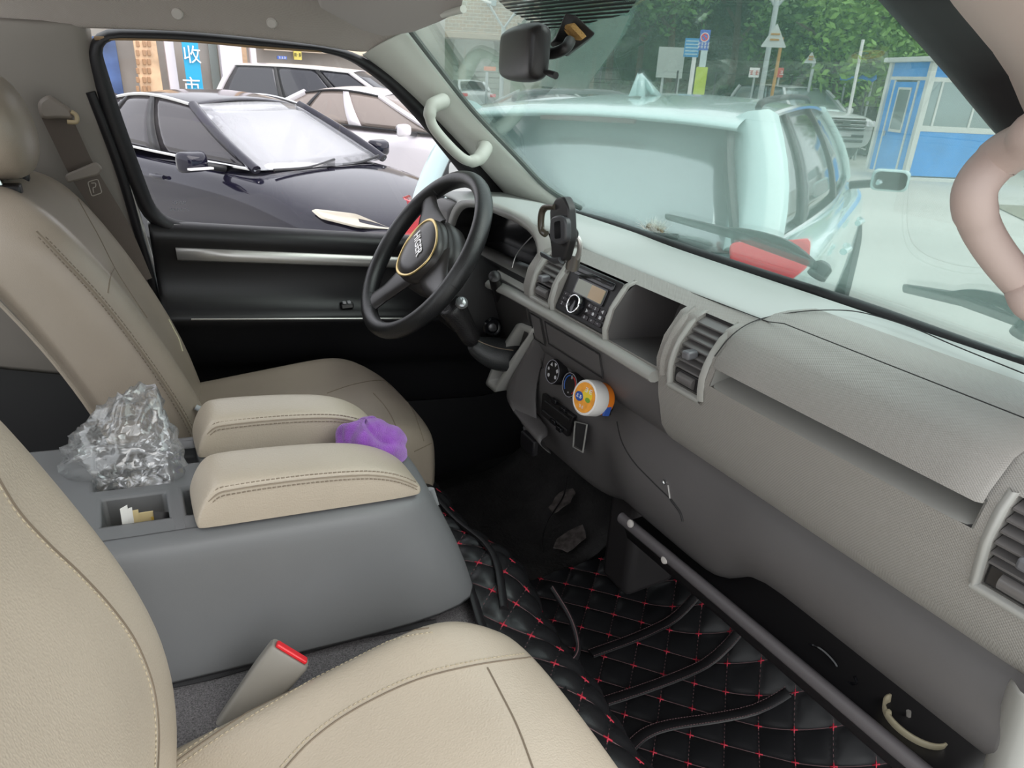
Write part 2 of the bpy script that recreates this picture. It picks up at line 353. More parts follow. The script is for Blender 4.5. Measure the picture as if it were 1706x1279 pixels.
sl_ = spl([wz(.66, .96), wz(.625, .826), wz(.3, .823), wz(0, .821), wz(-.3, .823), wz(-.625, .826), wz(-.66, .96)], 6)
tube('lower_seal', [p+V((-.004, 0, .002)) for p in sl_], .0095, RUB, ws, n=8)
# --- A pillar, driver side
ia = [(672, 50), (720, 113), (780, 188), (850, 262), (905, 318), (960, 352)]
oa = [(600, 91), (662, 137), (724, 198), (776, 252), (818, 298), (856, 340)]
rows = []
for i, (a, b) in enumerate(zip(ia, oa)):
    A, B = wpl(*a), dpl(*b)
    ins = V((-.5, -.75, -.05)).normalized()
    rows.append([A+WN*.012, A, lerp(A, B, .25)+ins*.016, lerp(A, B, .5)+ins*.022, lerp(A, B, .78)+ins*.014, B-DN*.004, B+DN*.02])
ap = grid('trim_2', rows, PILA, sub=2, thick=.006, toff=1, kind='structure', label='pale grey A pillar trim on the driver side')
tube('pillar_seal', spl([wpl(*p)+V((.006, 0, .004)) for p in ((676, 50), (724, 112), (784, 187), (854, 261), (909, 317), (964, 350))], 4), .006, RUB, ap, n=6)
# front quarter sail panel behind the wheel rim
plate('sail_panel', [dpl(*p)+DN*.004 for p in ((768, 248), (880, 332), (890, 420), (790, 420), (800, 330))], DN*.01, BLK, ap)
# --- A pillar, passenger side (nearest to the viewer)
rows = []
PR = [(wpl(1425, -30), P(1560, -30, y=-.615)), (wpl(1500, 47), P(1620, 45, y=-.615)), (wpl(1570, 125), P(1690, 125, y=-.618))]
PR += [(A, A+V((-.05, -.062, -.004))) for A in (wpl(1640, 198), wpl(1715, 272), wz(-.628, 1.0), wz(-.645, .92), wz(-.655, .82))]
for A, B in PR:
    rows.append([A+WN*.02, A, lerp(A, B, .5)+V((-.012, .006, -.008)), B, B+V((-.006, -.012, 0))])
rb = grid('trim_3', rows, RUB, sub=1, thick=.004, toff=1, kind='structure', label='black windshield edge seal on the passenger side')
rows = []
for A, B in PR:
    Cc = B+V((-.05, -.085, .0))
    rows.append([B+V((.008, .012, 0)), B, lerp(B, Cc, .3)+V((-.02, 0, 0)), lerp(B, Cc, .7)+V((-.02, 0, 0)), Cc])
grid('pillar_cover', rows, PILR, rb, sub=1, thick=.006, toff=1, label='pinkish beige pillar cover')
# --- cowl and wipers outside the glass
grid('trim_4', [[V((x, y, z)) for y in (.74, .4, 0, -.4, -.74)] for x, z in ((.94, .79), (.985, .795), (1.03, .775), (1.08, .72), (1.11, .55), (1.12, .2), (1.10, -.3))], BLK, sub=1, thick=.01, kind='structure', label='black scuttle panel outside the windshield')
def wiper(label, piv, tip, b0, b1):
    w = thing('windshield_wiper', label, 'wiper', piv, group='wipers of the van')
    tube('wiper_arm', spl([piv, lerp(piv, tip, .3)+V((.0, 0, .02)), lerp(piv, tip, .7)+V((0, 0, .015)), tip], 5), [(.006, .011)]*16, BLK, w, n=8, flat=(1, 0, 1))
    tube('wiper_blade', [b0, lerp(b0, b1, .5)+V((.006, 0, .006)), b1], [(.005, .008), (.008, .011), (.005, .008)], RUB, w, n=8, flat=(1, 0, 1))
    lathe('pivot_cap', [(.016, -.01), (.016, .008), (.010, .014), (.001, .016)], piv, (.6, 0, .8), BLKS, w, n=14)
wo = V((.012, 0, .012))
wiper('black wiper lying across the base of the windshield near the middle', P(1350, 470, plane=WP)+wo*1.4, wpl(1185, 405)+wo*1.6, wpl(1100, 374)+wo*1.2, wpl(1345, 458)+wo*1.2)
wiper('black wiper at the right hand end of the windshield base', wpl(1690, 575)+wo*1.5, wpl(1560, 522)+wo*1.6, wpl(1490, 500)+wo*1.3, wpl(1680, 560)+wo*1.3)
# --- far side outer mirror of the van
om = thing('wing_mirror', 'dark wing mirror seen beyond the steering wheel rim', 'mirror', P(778, 352, y=.95))
c = P(775, 318, y=.95)
q = lambda c, w, h: rrect(c, (.35, -.93, 0), (0, 0, 1), w, h, .02)
grid('mirror_housing', [q(c+V((.075, 0, 0)), .02, .04), q(c+V((.06, .02, 0)), .055, .075), q(c+V((.0, 0, 0)), .07, .09)], mat('mirror_grey', (.10, .10, .105), .3), om, cv=True, caps=True, sub=1)
plate('mirror_glass', q(c+V((-.004, 0, 0)), .060, .08), V((-.003, 0, 0)), mat('mirror_silver', (.7, .72, .74), .03, 1), om)
tube('mirror_arm', [c+V((.03, 0, -.05)), P(838, 345, y=.80)], .012, BLK, om, n=8)
# ================================================================ DASHBOARD
ZS = [.46, .55, .612, .622, .645, .70, .757, .79, .825, .84]; XS = [.705, .700, .696, .684, .668, .652, .642, .65, .675, .715]
def xf(z): return interp(z, ZS, XS)
def S(px, py, o=0):
    x = .66
    for i in range(40):
        p = P(px, py, x=x); x = .5*x+.5*(xf(p.z)-o)
    return p
dash = thing('dashboard', 'grey moulded dashboard running across the van below the windshield', 'dashboard', V((.80, 0, .35)))
def hood(y): return .030*sm((y-.06)/.13)*sm((.60-y)/.14)
ys = [.74, .68, .62, .56, .50, .44, .38, .32, .26, .20, .16, .12, .08, .04, 0, -.1, -.2, -.3, -.4, -.5, -.6, -.66, -.72, -.75]
def endx(y): return .02*sm((abs(y)-.55)/.2)
top = []
for y in ys:
    h = hood(y); pull = .045*sm((y-.12)/.06)*sm((.62-y)/.06)
    top.append([V((.98, y, .79)), V((.945, y, .828)), V((.88, y, .838+h*.25)), V((.80, y, .842+h*.7)), V((.745, y, .8435+h)), V((.722-pull*.5, y, .8425+h)), V((.712-pull, y, .838+h*.95))])
grid('top_pad', top, DTOP, dash, sub=1, thick=.012, auto=60)
# knurled face with real openings: vents, radio, cubby, glove tray
HO = [('v', .066, .126, .748, .822), ('r', -.097, .052, .744, .828), ('c', -.232, -.112, .742, .829), ('v', -.322, -.268, .732, .830), ('t', -.688, -.343, .757, .787), ('w', -.752, -.708, .705, .800)]
zl = sorted(set([.612, .622, .645, .67, .70, .72, .734, .757, .775, .79, .81, .825, .834, .84]+[h[3] for h in HO]+[h[4] for h in HO]))
yl = sorted(set([.165, .14, 0, -.15, -.235, -.25, -.30, -.45, -.55, -.62, -.77]+[h[1] for h in HO]+[h[2] for h in HO]))
vi = {}; vs, fs = [], []
def vid(y, z, d=0):
    k = (round(y, 4), round(z, 4), d)
    if k not in vi: vi[k] = len(vs); vs.append(V((xf(z)+d, y, z)))
    return vi[k]
fs2 = []
inside = lambda y, z: any(h[1] < y < h[2] and h[3] < z < h[4] for h in HO)
for y0, y1 in zip(yl, yl[1:]):
    for z0, z1 in zip(zl, zl[1:]):
        if (z0+z1)/2 < .734 and (y0+y1)/2 > -.235: fs2.append(tuple((y, z) for y, z in ((y0, z0), (y1, z0), (y1, z1), (y0, z1))))
        elif not inside((y0+y1)/2, (z0+z1)/2): fs.append((vid(y0, z0), vid(y1, z0), vid(y1, z1), vid(y0, z1)))
for h in HO:
    dp = {'v': .05, 'r': .03, 'c': .13, 't': .035, 'w': .05}[h[0]]
    zz = [z for z in zl if h[3] <= z <= h[4]]; yy = [y for y in yl if h[1] <= y <= h[2]]
    lp = [(h[1], z) for z in zz]+[(y, h[4]) for y in yy[1:]]+[(h[2], z) for z in zz[::-1][1:]]+[(y, h[3]) for y in yy[::-1][1:-1]]
    if h[0] in 'tc': continue
    for a, b in zip(lp, lp[1:]+lp[:1]): fs.append((vid(*a), vid(*b), vid(*b, d=dp), vid(*a, d=dp)))
mk('face_panel', vs, fs, DFACE, dash, auto=40)
vk = sorted(set(q for f_ in fs2 for q in f_)); mk('center_panel', [V((xf(z)+.002, y, z)) for y, z in vk], [tuple(vk.index(q) for q in f_) for f_ in fs2], DLOW, dash)
def boxin(name, h, dp, mt, bz=0):
    g = []; y0, y1, z0, z1 = h[1]-.001, h[2]+.001, h[3]-.001, h[4]+.001
    zz = [lerp(z0, z1, i/6) for i in range(7)]
    L = [V((xf(z)+.001, y0, z)) for z in zz]; Rr = [V((xf(z)+.001, y1, z)) for z in zz]
    d = V((dp, 0, bz)); vs = L+Rr+[p+d for p in L]+[p+d for p in Rr]; n = 7; fs = []
    for i in range(6): fs += [(i, i+1, 2*n+i+1, 2*n+i), (n+i, n+i+1, 3*n+i+1, 3*n+i), (2*n+i, 2*n+i+1, 3*n+i+1, 3*n+i)]
    fs += [(0, n, 3*n, 2*n), (n-1, 2*n-1, 4*n-1, 3*n-1)]
    return mk(name, vs, fs, mt, dash, smooth=False)
boxin('cubby_liner', HO[2], .13, DLOW, -.01)
# glove tray recess: smooth curved shelf
h = HO[4]; rows = []
for i in range(13):
    y = lerp(h[2], h[1], i/12); e = sm(min(i, 12-i)/1.0)
    rows.append([V((xf(.787)+.001, y, .7872)), V((.70, y, .788)), V((.722, y, .783)), V((.718, y, .775)), V((.690, y, .766)), V((.655, y, .7612)), V((xf(.757)-.001, y, .7568))])
grid('tray_recess', rows, DLIP, dash, sub=1)
for y in (h[1], h[2]):
    plate('tray_end', [V((xf(.787), y, .787)), V((.722, y, .787)), V((.722, y, .765)), V((xf(.757), y, .757))], V((0, .002 if y == h[2] else -.002, 0)), DLIP, dash)
# glove lid: proud panel curving over the top edge
lidc = [(.784, -.0085), (.795, -.0095), (.81, -.009), (.825, -.008), (.834, -.006)]
rows = []
for y in [-.340, -.345, -.4, -.45, -.5, -.55, -.6, -.65, -.684, -.689]:
    e = .004 if y in (-.340, -.689) else 0
    r = [V((xf(z)+o+e, y, z)) for z, o in lidc]+[V((.735, y, .8475-e)), V((.76, y, .849-e)), V((.79, y, .8475-e*.8)), V((.815, y, .8455-e*.6))]
    rows.append([V((xf(.786)+.012, y, .7855))]+r)
grid('glove_lid', rows, DFACE, dash, auto=50)
# seams on the dash top
arc = [S(1192, 596), P(1222, 560, x=.668), P(1262, 536, x=.71), P(1330, 522, z=.8475), P(1400, 519, z=.847), P(1450, 526, z=.846), P(1520, 548, z=.8455), P(1590, 578, z=.845), P(1706, 625, z=.8445)]
tube('lid_seam', spl([p+V((-.002, 0, .0025)) for p in arc], 5), .0008, DARK, dash, n=5)
tube('top_seam', spl([P(px, py, x=x)+V((-.001, 0, .0035)) for px, py, x in ((905, 400, .72), (970, 430, .715), (1060, 458, .715), (1170, 498, .715), (1280, 540, .715))], 4)+[V((.713, y, .8475)) for y in (-.38, -.5, -.6, -.67)], .0007, DARK, dash, n=5)
# lower lip below radio and cubby
lp = [V((xf(.735)-.004, y, z)) for y, z in ((.30, .722), (.24, .727), (.17, .729), (.05, .7305), (-.1, .7305), (-.2, .729), (-.236, .7285))]
tube('lower_lip', spl(lp, 4), [(.010, .014)]*25, DLIP, dash, n=10, flat=(0, 0, 1))
for y0, y1, mt in ((-.252, -.240, DFACE), (-.108, -.100, DLIP), (.054, .064, DLIP), (.127, .139, DLIP)):
    rows = [[V((xf(z)-o, y, z)) for z in (.735, .745, .76, .78, .80, .82, .832)] for y, o in ((y0, 0), (lerp(y0, y1, .3), .006), (lerp(y0, y1, .7), .006), (y1, 0))]
    grid('divider', rows, mt, dash)
# --- vents
def vent(y0, y1, z0, z1, n, par, frame=True, wheel=True):
    v = bpy.data.objects.new('air_vent', None); COL.objects.link(v); v.parent = par; v['label'] = 'louvred dash air vent'
    w = (y1-y0)/2; yc = (y0+y1)/2
    for sgn in (-1, 1):
        rows = [[V((xf(z)+d, yc+sgn*(w+o), z)) for z in [lerp(z0-.004, z1+.003, i/6) for i in range(7)]] for d, o in ((.012, 0), (-.004, .0005), (-.0075, .004), (-.001, .010))]
        grid('vent_side', rows, DLIP, v)
    grid('vent_bottom', [[V((xf(z0)+d, y, z0+zz)) for y in (y0-.006, yc, y1+.006)] for d, zz in ((.012, .0), (-.005, -.001), (-.007, -.005), (-.001, -.011))], DLIP, v)
    box('vent_back', (xf((z0+z1)/2)+.045, yc, (z0+z1)/2), (.004, w, (z1-z0)/2), DARK, v, bev=0)
    zb = z0+(.026 if wheel else .004)
    for i in range(n):
        z = lerp(zb+.005, z1-.008, i/(n-1)); t = .35
        box('louvre', (xf(z)+.012, yc, z), (.012, w*.98, .0016), BLKS if 0 else mat('vent_plastic', (.13, .122, .12), .3), v, ax=((math.cos(t), 0, math.sin(t)), (0, 1, 0), (-math.sin(t), 0, math.cos(t))), bev=.0007, bsegs=1)
    zc = lerp(z0, z1, .53); box('vent_knob', (xf(zc)-.004, yc, zc), (.010, .007, .006), mat('knob_grey', (.13, .13, .14), .3), v, bev=.003)
    if wheel:
        zc = z0+.013; box('wheel_recess', (xf(zc)+.008, yc, zc), (.006, w*.96, .011), BLK, v, bev=.002)
        lathe('thumb_wheel', [(.001, -w*.6), (.0085, -w*.58), (.0085, w*.58), (.001, w*.6)], (xf(zc)+.004, yc, zc), (0, 1, 0), MATS['vent_plastic'], v, n=20)
    return v
vent(.066, .126, .748, .822, 5, dash)
vent(-.322, -.268, .732, .830, 7, dash)
vent(-.775, -.708, .705, .800, 6, dash)
# --- radio
rd = bpy.data.objects.new('radio', None); COL.objects.link(rd); rd.parent = dash; rd['label'] = 'black car radio with small display'
def fp(y, z, o=0): return V((xf(z)-o, y, z))
RN = (fp(0, .75)-fp(0, .822)).normalized(); RU = (fp(0, .822)-fp(0, .75)).normalized(); RNn = V((0, 1, 0)).cross(RU).normalized()
if RNn.x > 0: RNn = -RNn
RC = (fp(-.0225, .745)+fp(-.0225, .826))/2+RNn*.0
rw = .0735; rh = (fp(0, .826)-fp(0, .745)).length/2
def rp(u, v, o=0): return RC+V((0, -1, 0))*u+RU*v+RNn*o
plate('radio_face', [rp(a, b, .002) for a, b in rr2(rw, rh, .006)], -RNn*.02, BLK, rd, bev=.002)
plate('disc_slot', [rp(a, b+rh*.72, .0045) for a, b in rr2(rw*.78, .0065, .003)], -RNn*.004, BLKS, rd, bev=.001)
box('slot_gap', rp(0, rh*.72, .0046), (.0006, rw*.68, .0012), DARK, rd, ax=(RNn, (0, 1, 0), RU), bev=0)
plate('screen_bezel', [rp(a+.004, b+rh*.22, .0045) for a, b in rr2(rw*.60, rh*.32, .003)], -RNn*.003, BLKS, rd)
sc = mat('lcd_green_grey', (.20, .21, .15), .1, spec=.8); plate('screen', [rp(a+.004, b+rh*.22, .0052) for a, b in rr2(rw*.55, rh*.27, .002)], -RNn*.001, sc, rd)
plate('screen_reflection_tint', [rp(a+.024, b+rh*.22, .0056) for a, b in rr2(rw*.26, rh*.26, .002)], -RNn*.0005, mat('reflection_tan', (.42, .29, .16), .12), rd)  # tan reflection in the display, drawn as a coloured plate
lathe('volume_knob', [(.017, 0), (.0165, .010), (.0145, .013), (.0135, .0125), (.001, .012)], rp(-.012, -rh*.47, .002), RNn, BLKS, rd, n=28)
tor = [rp(-.012, -rh*.47, .0145)+(V((0, -1, 0))*math.cos(t)+RU*math.sin(t))*.0152 for t in [i*math.pi/14 for i in range(28)]]
tube('knob_ring', tor, .0012, CHR, rd, n=6, closed=True)
for i, (u, v) in enumerate(((-.055, -.27), (-.040, -.27), (-.055, -.47), (-.040, -.47), (-.055, -.67), (-.040, -.67), (.018, -.27), (.036, -.27), (.056, -.27), (.018, -.5), (.036, -.5), (.056, -.5), (.018, -.74), (.038, -.74), (.056, -.74))):
    k = plate('button', [rp(a+u, b+rh*v, .0045) for a, b in rr2(.0070 if u < 0 else .0085, rh*.085, .0015)], -RNn*.004, mat('button_black', (.028, .022, .026), .35), rd, bev=.0007)
    text('button_mark', '◂▸•12345◀▶●■6+−'[i], .0075, mat('mark_white', (.6, .6, .62), .5), k, rp(u, rh*v, .0050), (0, -1, 0), RU, .0002)
# --- face slots under the lip
plate('small_blank', [fp(y, z, .003) for y, z in ((.142, .705), (.108, .705), (.108, .655), (.142, .655))], V((.004, 0, 0)), DLOW, dash, bev=.001)
plate('long_blank', [fp(y, z, .003) for y, z in ((.085, .705), (-.085, .705), (-.085, .665), (.085, .665))], V((.004, 0, 0)), DLOW, dash, bev=.001)
tube('blank_groove', [fp(y, z, .0035) for y, z in ((.088, .708), (-.088, .708), (-.088, .662), (.088, .662))], .0012, DARK, dash, n=5, closed=True)
tube('blank_groove', [fp(y, z, .0035) for y, z in ((.145, .708), (.105, .708), (.105, .652), (.145, .652))], .0012, DARK, dash, n=5, closed=True)
# --- lower dash panel: climate panel in the middle, rounded knee panel to the right
yl2 = [.30, .22, .16, .10, .04, -.01, -.05, -.09, -.14, -.2, -.27, -.33, -.36, -.39, -.43,  -.5, -.6, -.7, -.77]
rows = []
for y in yl2:
    t = sm((.02-y)/.16); zb = lerp(lerp(.365, .405, sm((-.02-y)/.10)), .470, sm((-.34-y)/.08))
    r = [V((xf(.625)+.012, y, .622))]
    for i in range(9):
        s = i/8; z = lerp(.612, zb, s)
        x = lerp(.697+.02*s*s+.02*s, .722-.058*math.sin(min(1, s*1.15)*math.pi*.62)*t+.062*s*s, t)
        r.append(V((x, y, z)))
    r.append(V((r[-1].x+.06, y, zb+.004))); rows.append(r)
lower = grid('lower_panel', rows, DLOW, dash, sub=1, thick=.004)
arcp = [(1028, 702), (1036, 735), (1055, 768), (1085, 800), (1118, 832)]
tube('panel_groove', hits(lower, arcp, .0004), .0012, DARK, dash, n=5)
tube('panel_groove', hits(lower, ((1118, 832), (1133, 852), (1138, 868)), .0004), .002, DARK, dash, n=6)
lk = hit(lower, 1108, 803, .001)
lathe('lock_barrel', [(.0045, -.004), (.0045, .0015), (.003, .0015), (.0028, 0), (.001, 0)], lk, (-1, 0, .1), CHR, dash, n=16)
tube('lock_slit', hits(lower, ((1114, 808), (1117, 830)), .001), .0014, SILV, dash, n=6)
# --- climate knobs
def dial(px, py, r, ring, marks):
    c = P(px, py, x=.672); n = V((-.98, .0, .2)).normalized(); u = V((0, -1, 0)); w = n.cross(u); w = -w if w.z < 0 else w
    k = bpy.data.objects.new('climate_dial', None); COL.objects.link(k); k.parent = dash
    lathe('dial_body', [(r*1.12, -.032), (r*1.1, -.004), (r*1.02, .001), (r*.9, .0015), (r*.86, 0), (.001, 0)], c, n, BLK, k, n=32)
    tube('dial_ring', [c+n*.0016+(u*math.cos(t)+w*math.sin(t))*r*1.0 for t in [i*math.pi/16 for i in range(32)]], .0007, ring, k, n=5, closed=True)
    for a, ch in marks: text('dial_mark', ch, r*.42, MATS['mark_white'], k, c+n*.0006+(u*math.sin(a)+w*math.cos(a))*r*.66, u, w, .0002)
    if len(marks) < 4:
        for a0, a1, cm in ((-2.4, -.3, mat('cold_blue', (.03, .12, .45), .4)), (.3, 2.4, mat('hot_red', (.6, .03, .03), .4))):
            tube('dial_scale', [c+n*.0008+(u*math.sin(lerp(a0, a1, i/10))+w*math.cos(lerp(a0, a1, i/10)))*r*.78 for i in range(11)], .0011, cm, k, n=5)
dial(921, 619, .0225, MATS['etch_grey'], [(i*.9-2.4, c) for i, c in enumerate('◉✱▲▼◆●')])
dial(950, 641, .0225, MATS['etch_grey'], [(0, 'II'), (3.14, '▪')])
dial(985, 668, .0225, MATS['etch_grey'], [(0, 'II'), (3.14, '▪')])
# switch block and slot
def lp_(px, py, x=.692): return P(px, py, x=x)
plate('switch_plate', [lp_(*p) for p in ((903, 655), (955, 694), (944, 728), (900, 690))], V((.01, 0, 0)), BLK, dash, bev=.002)
for a, b in (((908, 668), (948, 698)), ((905, 684), (944, 716))): tube('slider_slot', [lp_(*a, x=.690), lp_(*b, x=.690)], .0022, DARK, dash, n=6)
for px, py in ((924, 668), (938, 682), (922, 702), (932, 714)): box('switch_key', lp_(px, py, .688), (.004, .009, .005), BLKS, dash, bev=.0015)
plate('vent_slot', [lp_(*p, x=.689) for p in ((960, 704), (976, 708), (970, 750), (957, 742))], V((.008, 0, 0)), DARK, dash, bev=.001)
tube('slot_rim', [lp_(*p, x=.688) for p in ((958, 702), (978, 707), (971, 753), (955, 744))], .0016, DLIP, dash, n=5, closed=True)
ac = box('ac_switch', lp_(1012, 676, .684), (.004, .0085, .016), BLK, dash, bev=.002)
text('ac_mark', 'AC', .009, MATS['mark_white'], ac, lp_(1010, 680, .6795), (0, -1, 0), (0, 0, 1), .0003)
# --- open shelf under the knee panel with its front bar
br = [P(px, py, x=.70) for px, py in ((1035, 862), (1150, 958), (1300, 1084), (1440, 1202), (1545, 1290), (1640, 1370))]
tube('shelf_bar', spl(br, 4), [(.011, .009)]*21, mat('bar_plastic', (.115, .105, .11), .4), dash, n=10, flat=(0, 0, 1))
rows = [[p+V((.0, 0, -.008)), p+V((.03, 0, -.012)), p+V((.15, 0, -.010)), p+V((.24, 0, .04))] for p in br]
grid('shelf_floor', rows, BLK, dash, thick=.004)
rows = [[p+V((.004, 0, -.006)), p+V((.02, 0, -.05)), p+V((.09, 0, -.10))] for p in br]
grid('shelf_apron', rows, BLK, dash, thick=.004)
grid('shelf_back', [[V((.93, y, z)) for z in (.36, .64)] for y in (.72, 0, -.76)], DARK, dash, thick=.01)
for px, py in ((1050, 872), (1107, 932)): lathe('screw_cap', [(.007, -.002), (.007, .001), (.004, .002), (.001, .002)], P(px, py, x=.692), (-1, 0, .3), mat('clip_grey', (.4, .4, .4), .4), dash, n=14)
# thin wire loops lying in the shelf
tube('shelf_wire', spl([P(px, py, x=.76) for px, py in ((1340, 1078), (1352, 1074), (1372, 1084), (1392, 1105), (1396, 1118))], 5), .0022, BLKS, dash, n=6)
tube('shelf_wire', spl([P(px, py, x=.75) for px, py in ((1396, 1128), (1408, 1136), (1426, 1138), (1424, 1126))], 5), .0022, BLKS, dash, n=6)
# bright rounded end of the dash beside the open door
rows = []
for z in (.62, .58, .50, .42, .36):
    rows.append([V((.68+.25*(.62-z), -.745, z)), V((.655+.25*(.62-z), -.765, z)), V((.66+.25*(.62-z), -.785, z)), V((.72, -.795, z)), V((.90, -.795, z))])
grid('end_cover', rows, DLIP, dash, sub=1, thick=.004)
# --- instrument hood interior, cluster
lip = [(.585, .735), (.575, .79), (.545, .832), (.50, .855), (.42, .866), (.32, .868), (.22, .864), (.165, .846), (.150, .80), (.150, .745)]
A = spl([V((.668, y, z)) for y, z in lip], 4)
Bk = [V((.80, .365+(p.y-.365)*.80, .775+(p.z-.775)*.62)) for p in A]
ic = [lerp(a, b, .05)+V((0, (.365-a.y)*.06, -.010 if a.z > .8 else 0)) for a, b in zip(A, Bk)]
grid('hood_rim', [[p+V((.02, (p.y-.365)*.03, .004)) for p in A], [p+V((-.004, 0, .003)) for p in A], [p+V((-.004, 0, 0)) for p in ic], [p+V((.01, 0, 0)) for p in ic]], DLIP, dash)
grid('hood_liner', [ic, [lerp(a, b, .5) for a, b in zip(ic, Bk)], Bk], BLK, dash)
plate('cluster_back', Bk, V((.006, 0, 0)), BLK, dash)
plate('cluster_lens', [lerp(a, b, .55) for a, b in zip(ic, Bk)], V((.002, 0, 0)), mat('cluster_smoke', (.006, .006, .007), .12, spec=.3), dash)
tube('gauge_ring', [V((.765, .30+.055*math.cos(t), .775+.055*math.sin(t))) for t in [i*math.pi/12 for i in range(24)]], .002, CHR, dash, n=5, closed=True)
tube('cluster_edge', spl([P(852, 452, x=.70), P(860, 425, x=.71), P(878, 402, x=.72), P(893, 388, x=.73)], 4), .0012, SILV, dash, n=5)
COLD = mat('column_dark', (.03, .028, .028), .45)
# panel below the cluster
rows = [[V((.69, y, .748)), V((.655, y, .742)), V((.645, y, .73)), V((.652, y, .69)), V((.675, y, .63)), V((.70, y, .56)), V((.74, y, .48))] for y in (.70, .62, .5, .4, .3, .22, .155)]
grid('column_surround', rows, COLD, dash, sub=1, thick=.004)
grid('cluster_sill', [[V((.80, y, .735)), V((.70, y, .747)), V((.652, y, .742))] for y in (.70, .4, .145)], DLIP, dash, thick=.004)
box('end_block', (.80, .66, .74), (.12, .06, .09), DLOW, dash, bev=.02, bsegs=3)
# gear lever surround on the left of the climate panel
go = [P(*p, x=.655) for p in ((862, 537), (890, 548), (852, 612), (826, 655), (808, 640), (828, 590))]
gi = [P(*p, x=.652) for p in ((866, 548), (882, 555), (846, 606), (826, 640), (815, 634), (834, 590))]
grid('gear_surround', [[p+V((.06, 0, 0)) for p in roundpoly(go, .012)], roundpoly(go, .012), roundpoly(gi, .010), [p+V((.05, 0, 0)) for p in roundpoly(gi, .010)]], DLIP, dash, cv=True)
plate('gear_well', [p+V((.045, 0, 0)) for p in roundpoly(gi, .010)], V((.004, 0, 0)), DARK, dash)
# light grey cheek to the right of the gear lever
rows = []
for (a, b) in (((890, 548), (925, 560)), ((868, 590), (905, 600)), ((850, 615), (893, 640)), ((832, 648), (893, 690)), ((835, 668), (900, 728)), ((900, 735), (925, 760))):
    A_, B_ = P(*a, x=.658), P(*b, x=.694); rows.append([A_+V((.05, .004, 0)), A_, lerp(A_, B_, .4)+V((-.006, 0, 0)), lerp(A_, B_, .75)+V((-.004, 0, 0)), B_])
grid('gear_cheek', rows, DLOW, dash, sub=1, thick=.004)
# ================================================================ SEATS
def ringloft(name, levels, ring, mt, par, sub=2, capk=.86, **k):
    """levels: (forward x, z, yscale, dscale); ring: (d, y) outline; rounded end caps"""
    yc = sum(r[1] for r in ring)/len(ring); rows = []
    for x, z, sy, sd in levels: rows.append([V((x+d*sd, yc+(y-yc)*sy, z)) for d, y in ring])
    return grid(name, rows, mt, par, cv=True, caps=True, sub=sub, **k)
# --- driver seat
ds = thing('car_seat', 'taupe leather driver seat with headrest beside the far door', 'seat', V((.15, .42, .0)))
xfz = lambda z: interp(z, [.36, .458, .574, .70, .81, .90, .935, .97], [.088, .078, .052, .008, -.045, -.098, -.125, -.16])
ring = [(-.150, .25), (-.135, .205), (-.06, .195), (-.016, .203), (.010, .222), (.016, .25), (-.004, .31), (-.014, .42), (-.004, .53), (.014, .58), (.010, .615), (-.016, .645), (-.06, .65), (-.135, .64), (-.150, .60)]
lv = [(xfz(z), z, 1, 1) for z in (.36, .42, .50, .58, .66, .74, .80, .85)]+[(xfz(.895), .892, .965, .95), (xfz(.93)-.004, .922, .86, .8), (xfz(.95)-.02, .938, .62, .5)]
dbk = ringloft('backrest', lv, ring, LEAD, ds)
for o in (0, .009):
    pts = spl([V((xfz(z)-.014-o, .199+.002*(o > 0), z)) for z in (.44, .5, .58, .66, .74, .80, .86, .885)], 6); stitches('stitching', pts, THD, ds, .007, .0045, .0009)
tube('back_seam', spl([V((xfz(z)-.0175, .1975, z)) for z in (.40, .5, .58, .66, .74, .80, .86, .895)], 5), .0013, THD, ds, n=5)
tube('back_seam', hits(dbk, ((112, 300), (140, 350), (165, 395), (191, 446), (215, 485), (245, 530))), .0012, THD, ds, n=5)
tube('back_seam', hits(dbk, ((191, 446), (184, 462), (180, 488))), .0012, THD, ds, n=5)
tube('torn_edge', hits(dbk, ((281, 532), (290, 550), (298, 565), (304, 585)), -.0005), .002, mat('torn_foam', (.62, .58, .40), .9), ds, n=5)
tube('side_piping', spl([V((xfz(z)-.137, .202, z)) for z in (.44, .58, .7, .8, .88)], 5), .003, LEAD, ds, n=6)
q = V((-.165, .42, 1.015))
rows = []
for i in range(9):
    a = -math.pi/2+math.pi*i/8; rr = math.cos(a)**.55 if 0 < i < 8 else .25
    rows.append([q+V((.060*rr*math.copysign(abs(math.cos(t))**.75, math.cos(t))-.01*math.sin(a), .135*rr*math.copysign(abs(math.sin(t))**.75, math.sin(t)), .078*math.sin(a))) for t in [j*math.pi/9 for j in range(18)]])
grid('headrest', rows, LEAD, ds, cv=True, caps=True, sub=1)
for y in (.35, .49): tube('headrest_post', [V((-.165, y, .95)), V((-.155, y, .90))], .006, CHR, ds, n=10)
box('headrest_guide', (-.150, .35, .928), (.016, .016, .008), BLK, ds, bev=.003)
box('headrest_guide', (-.150, .49, .928), (.016, .016, .008), BLK, ds, bev=.003)
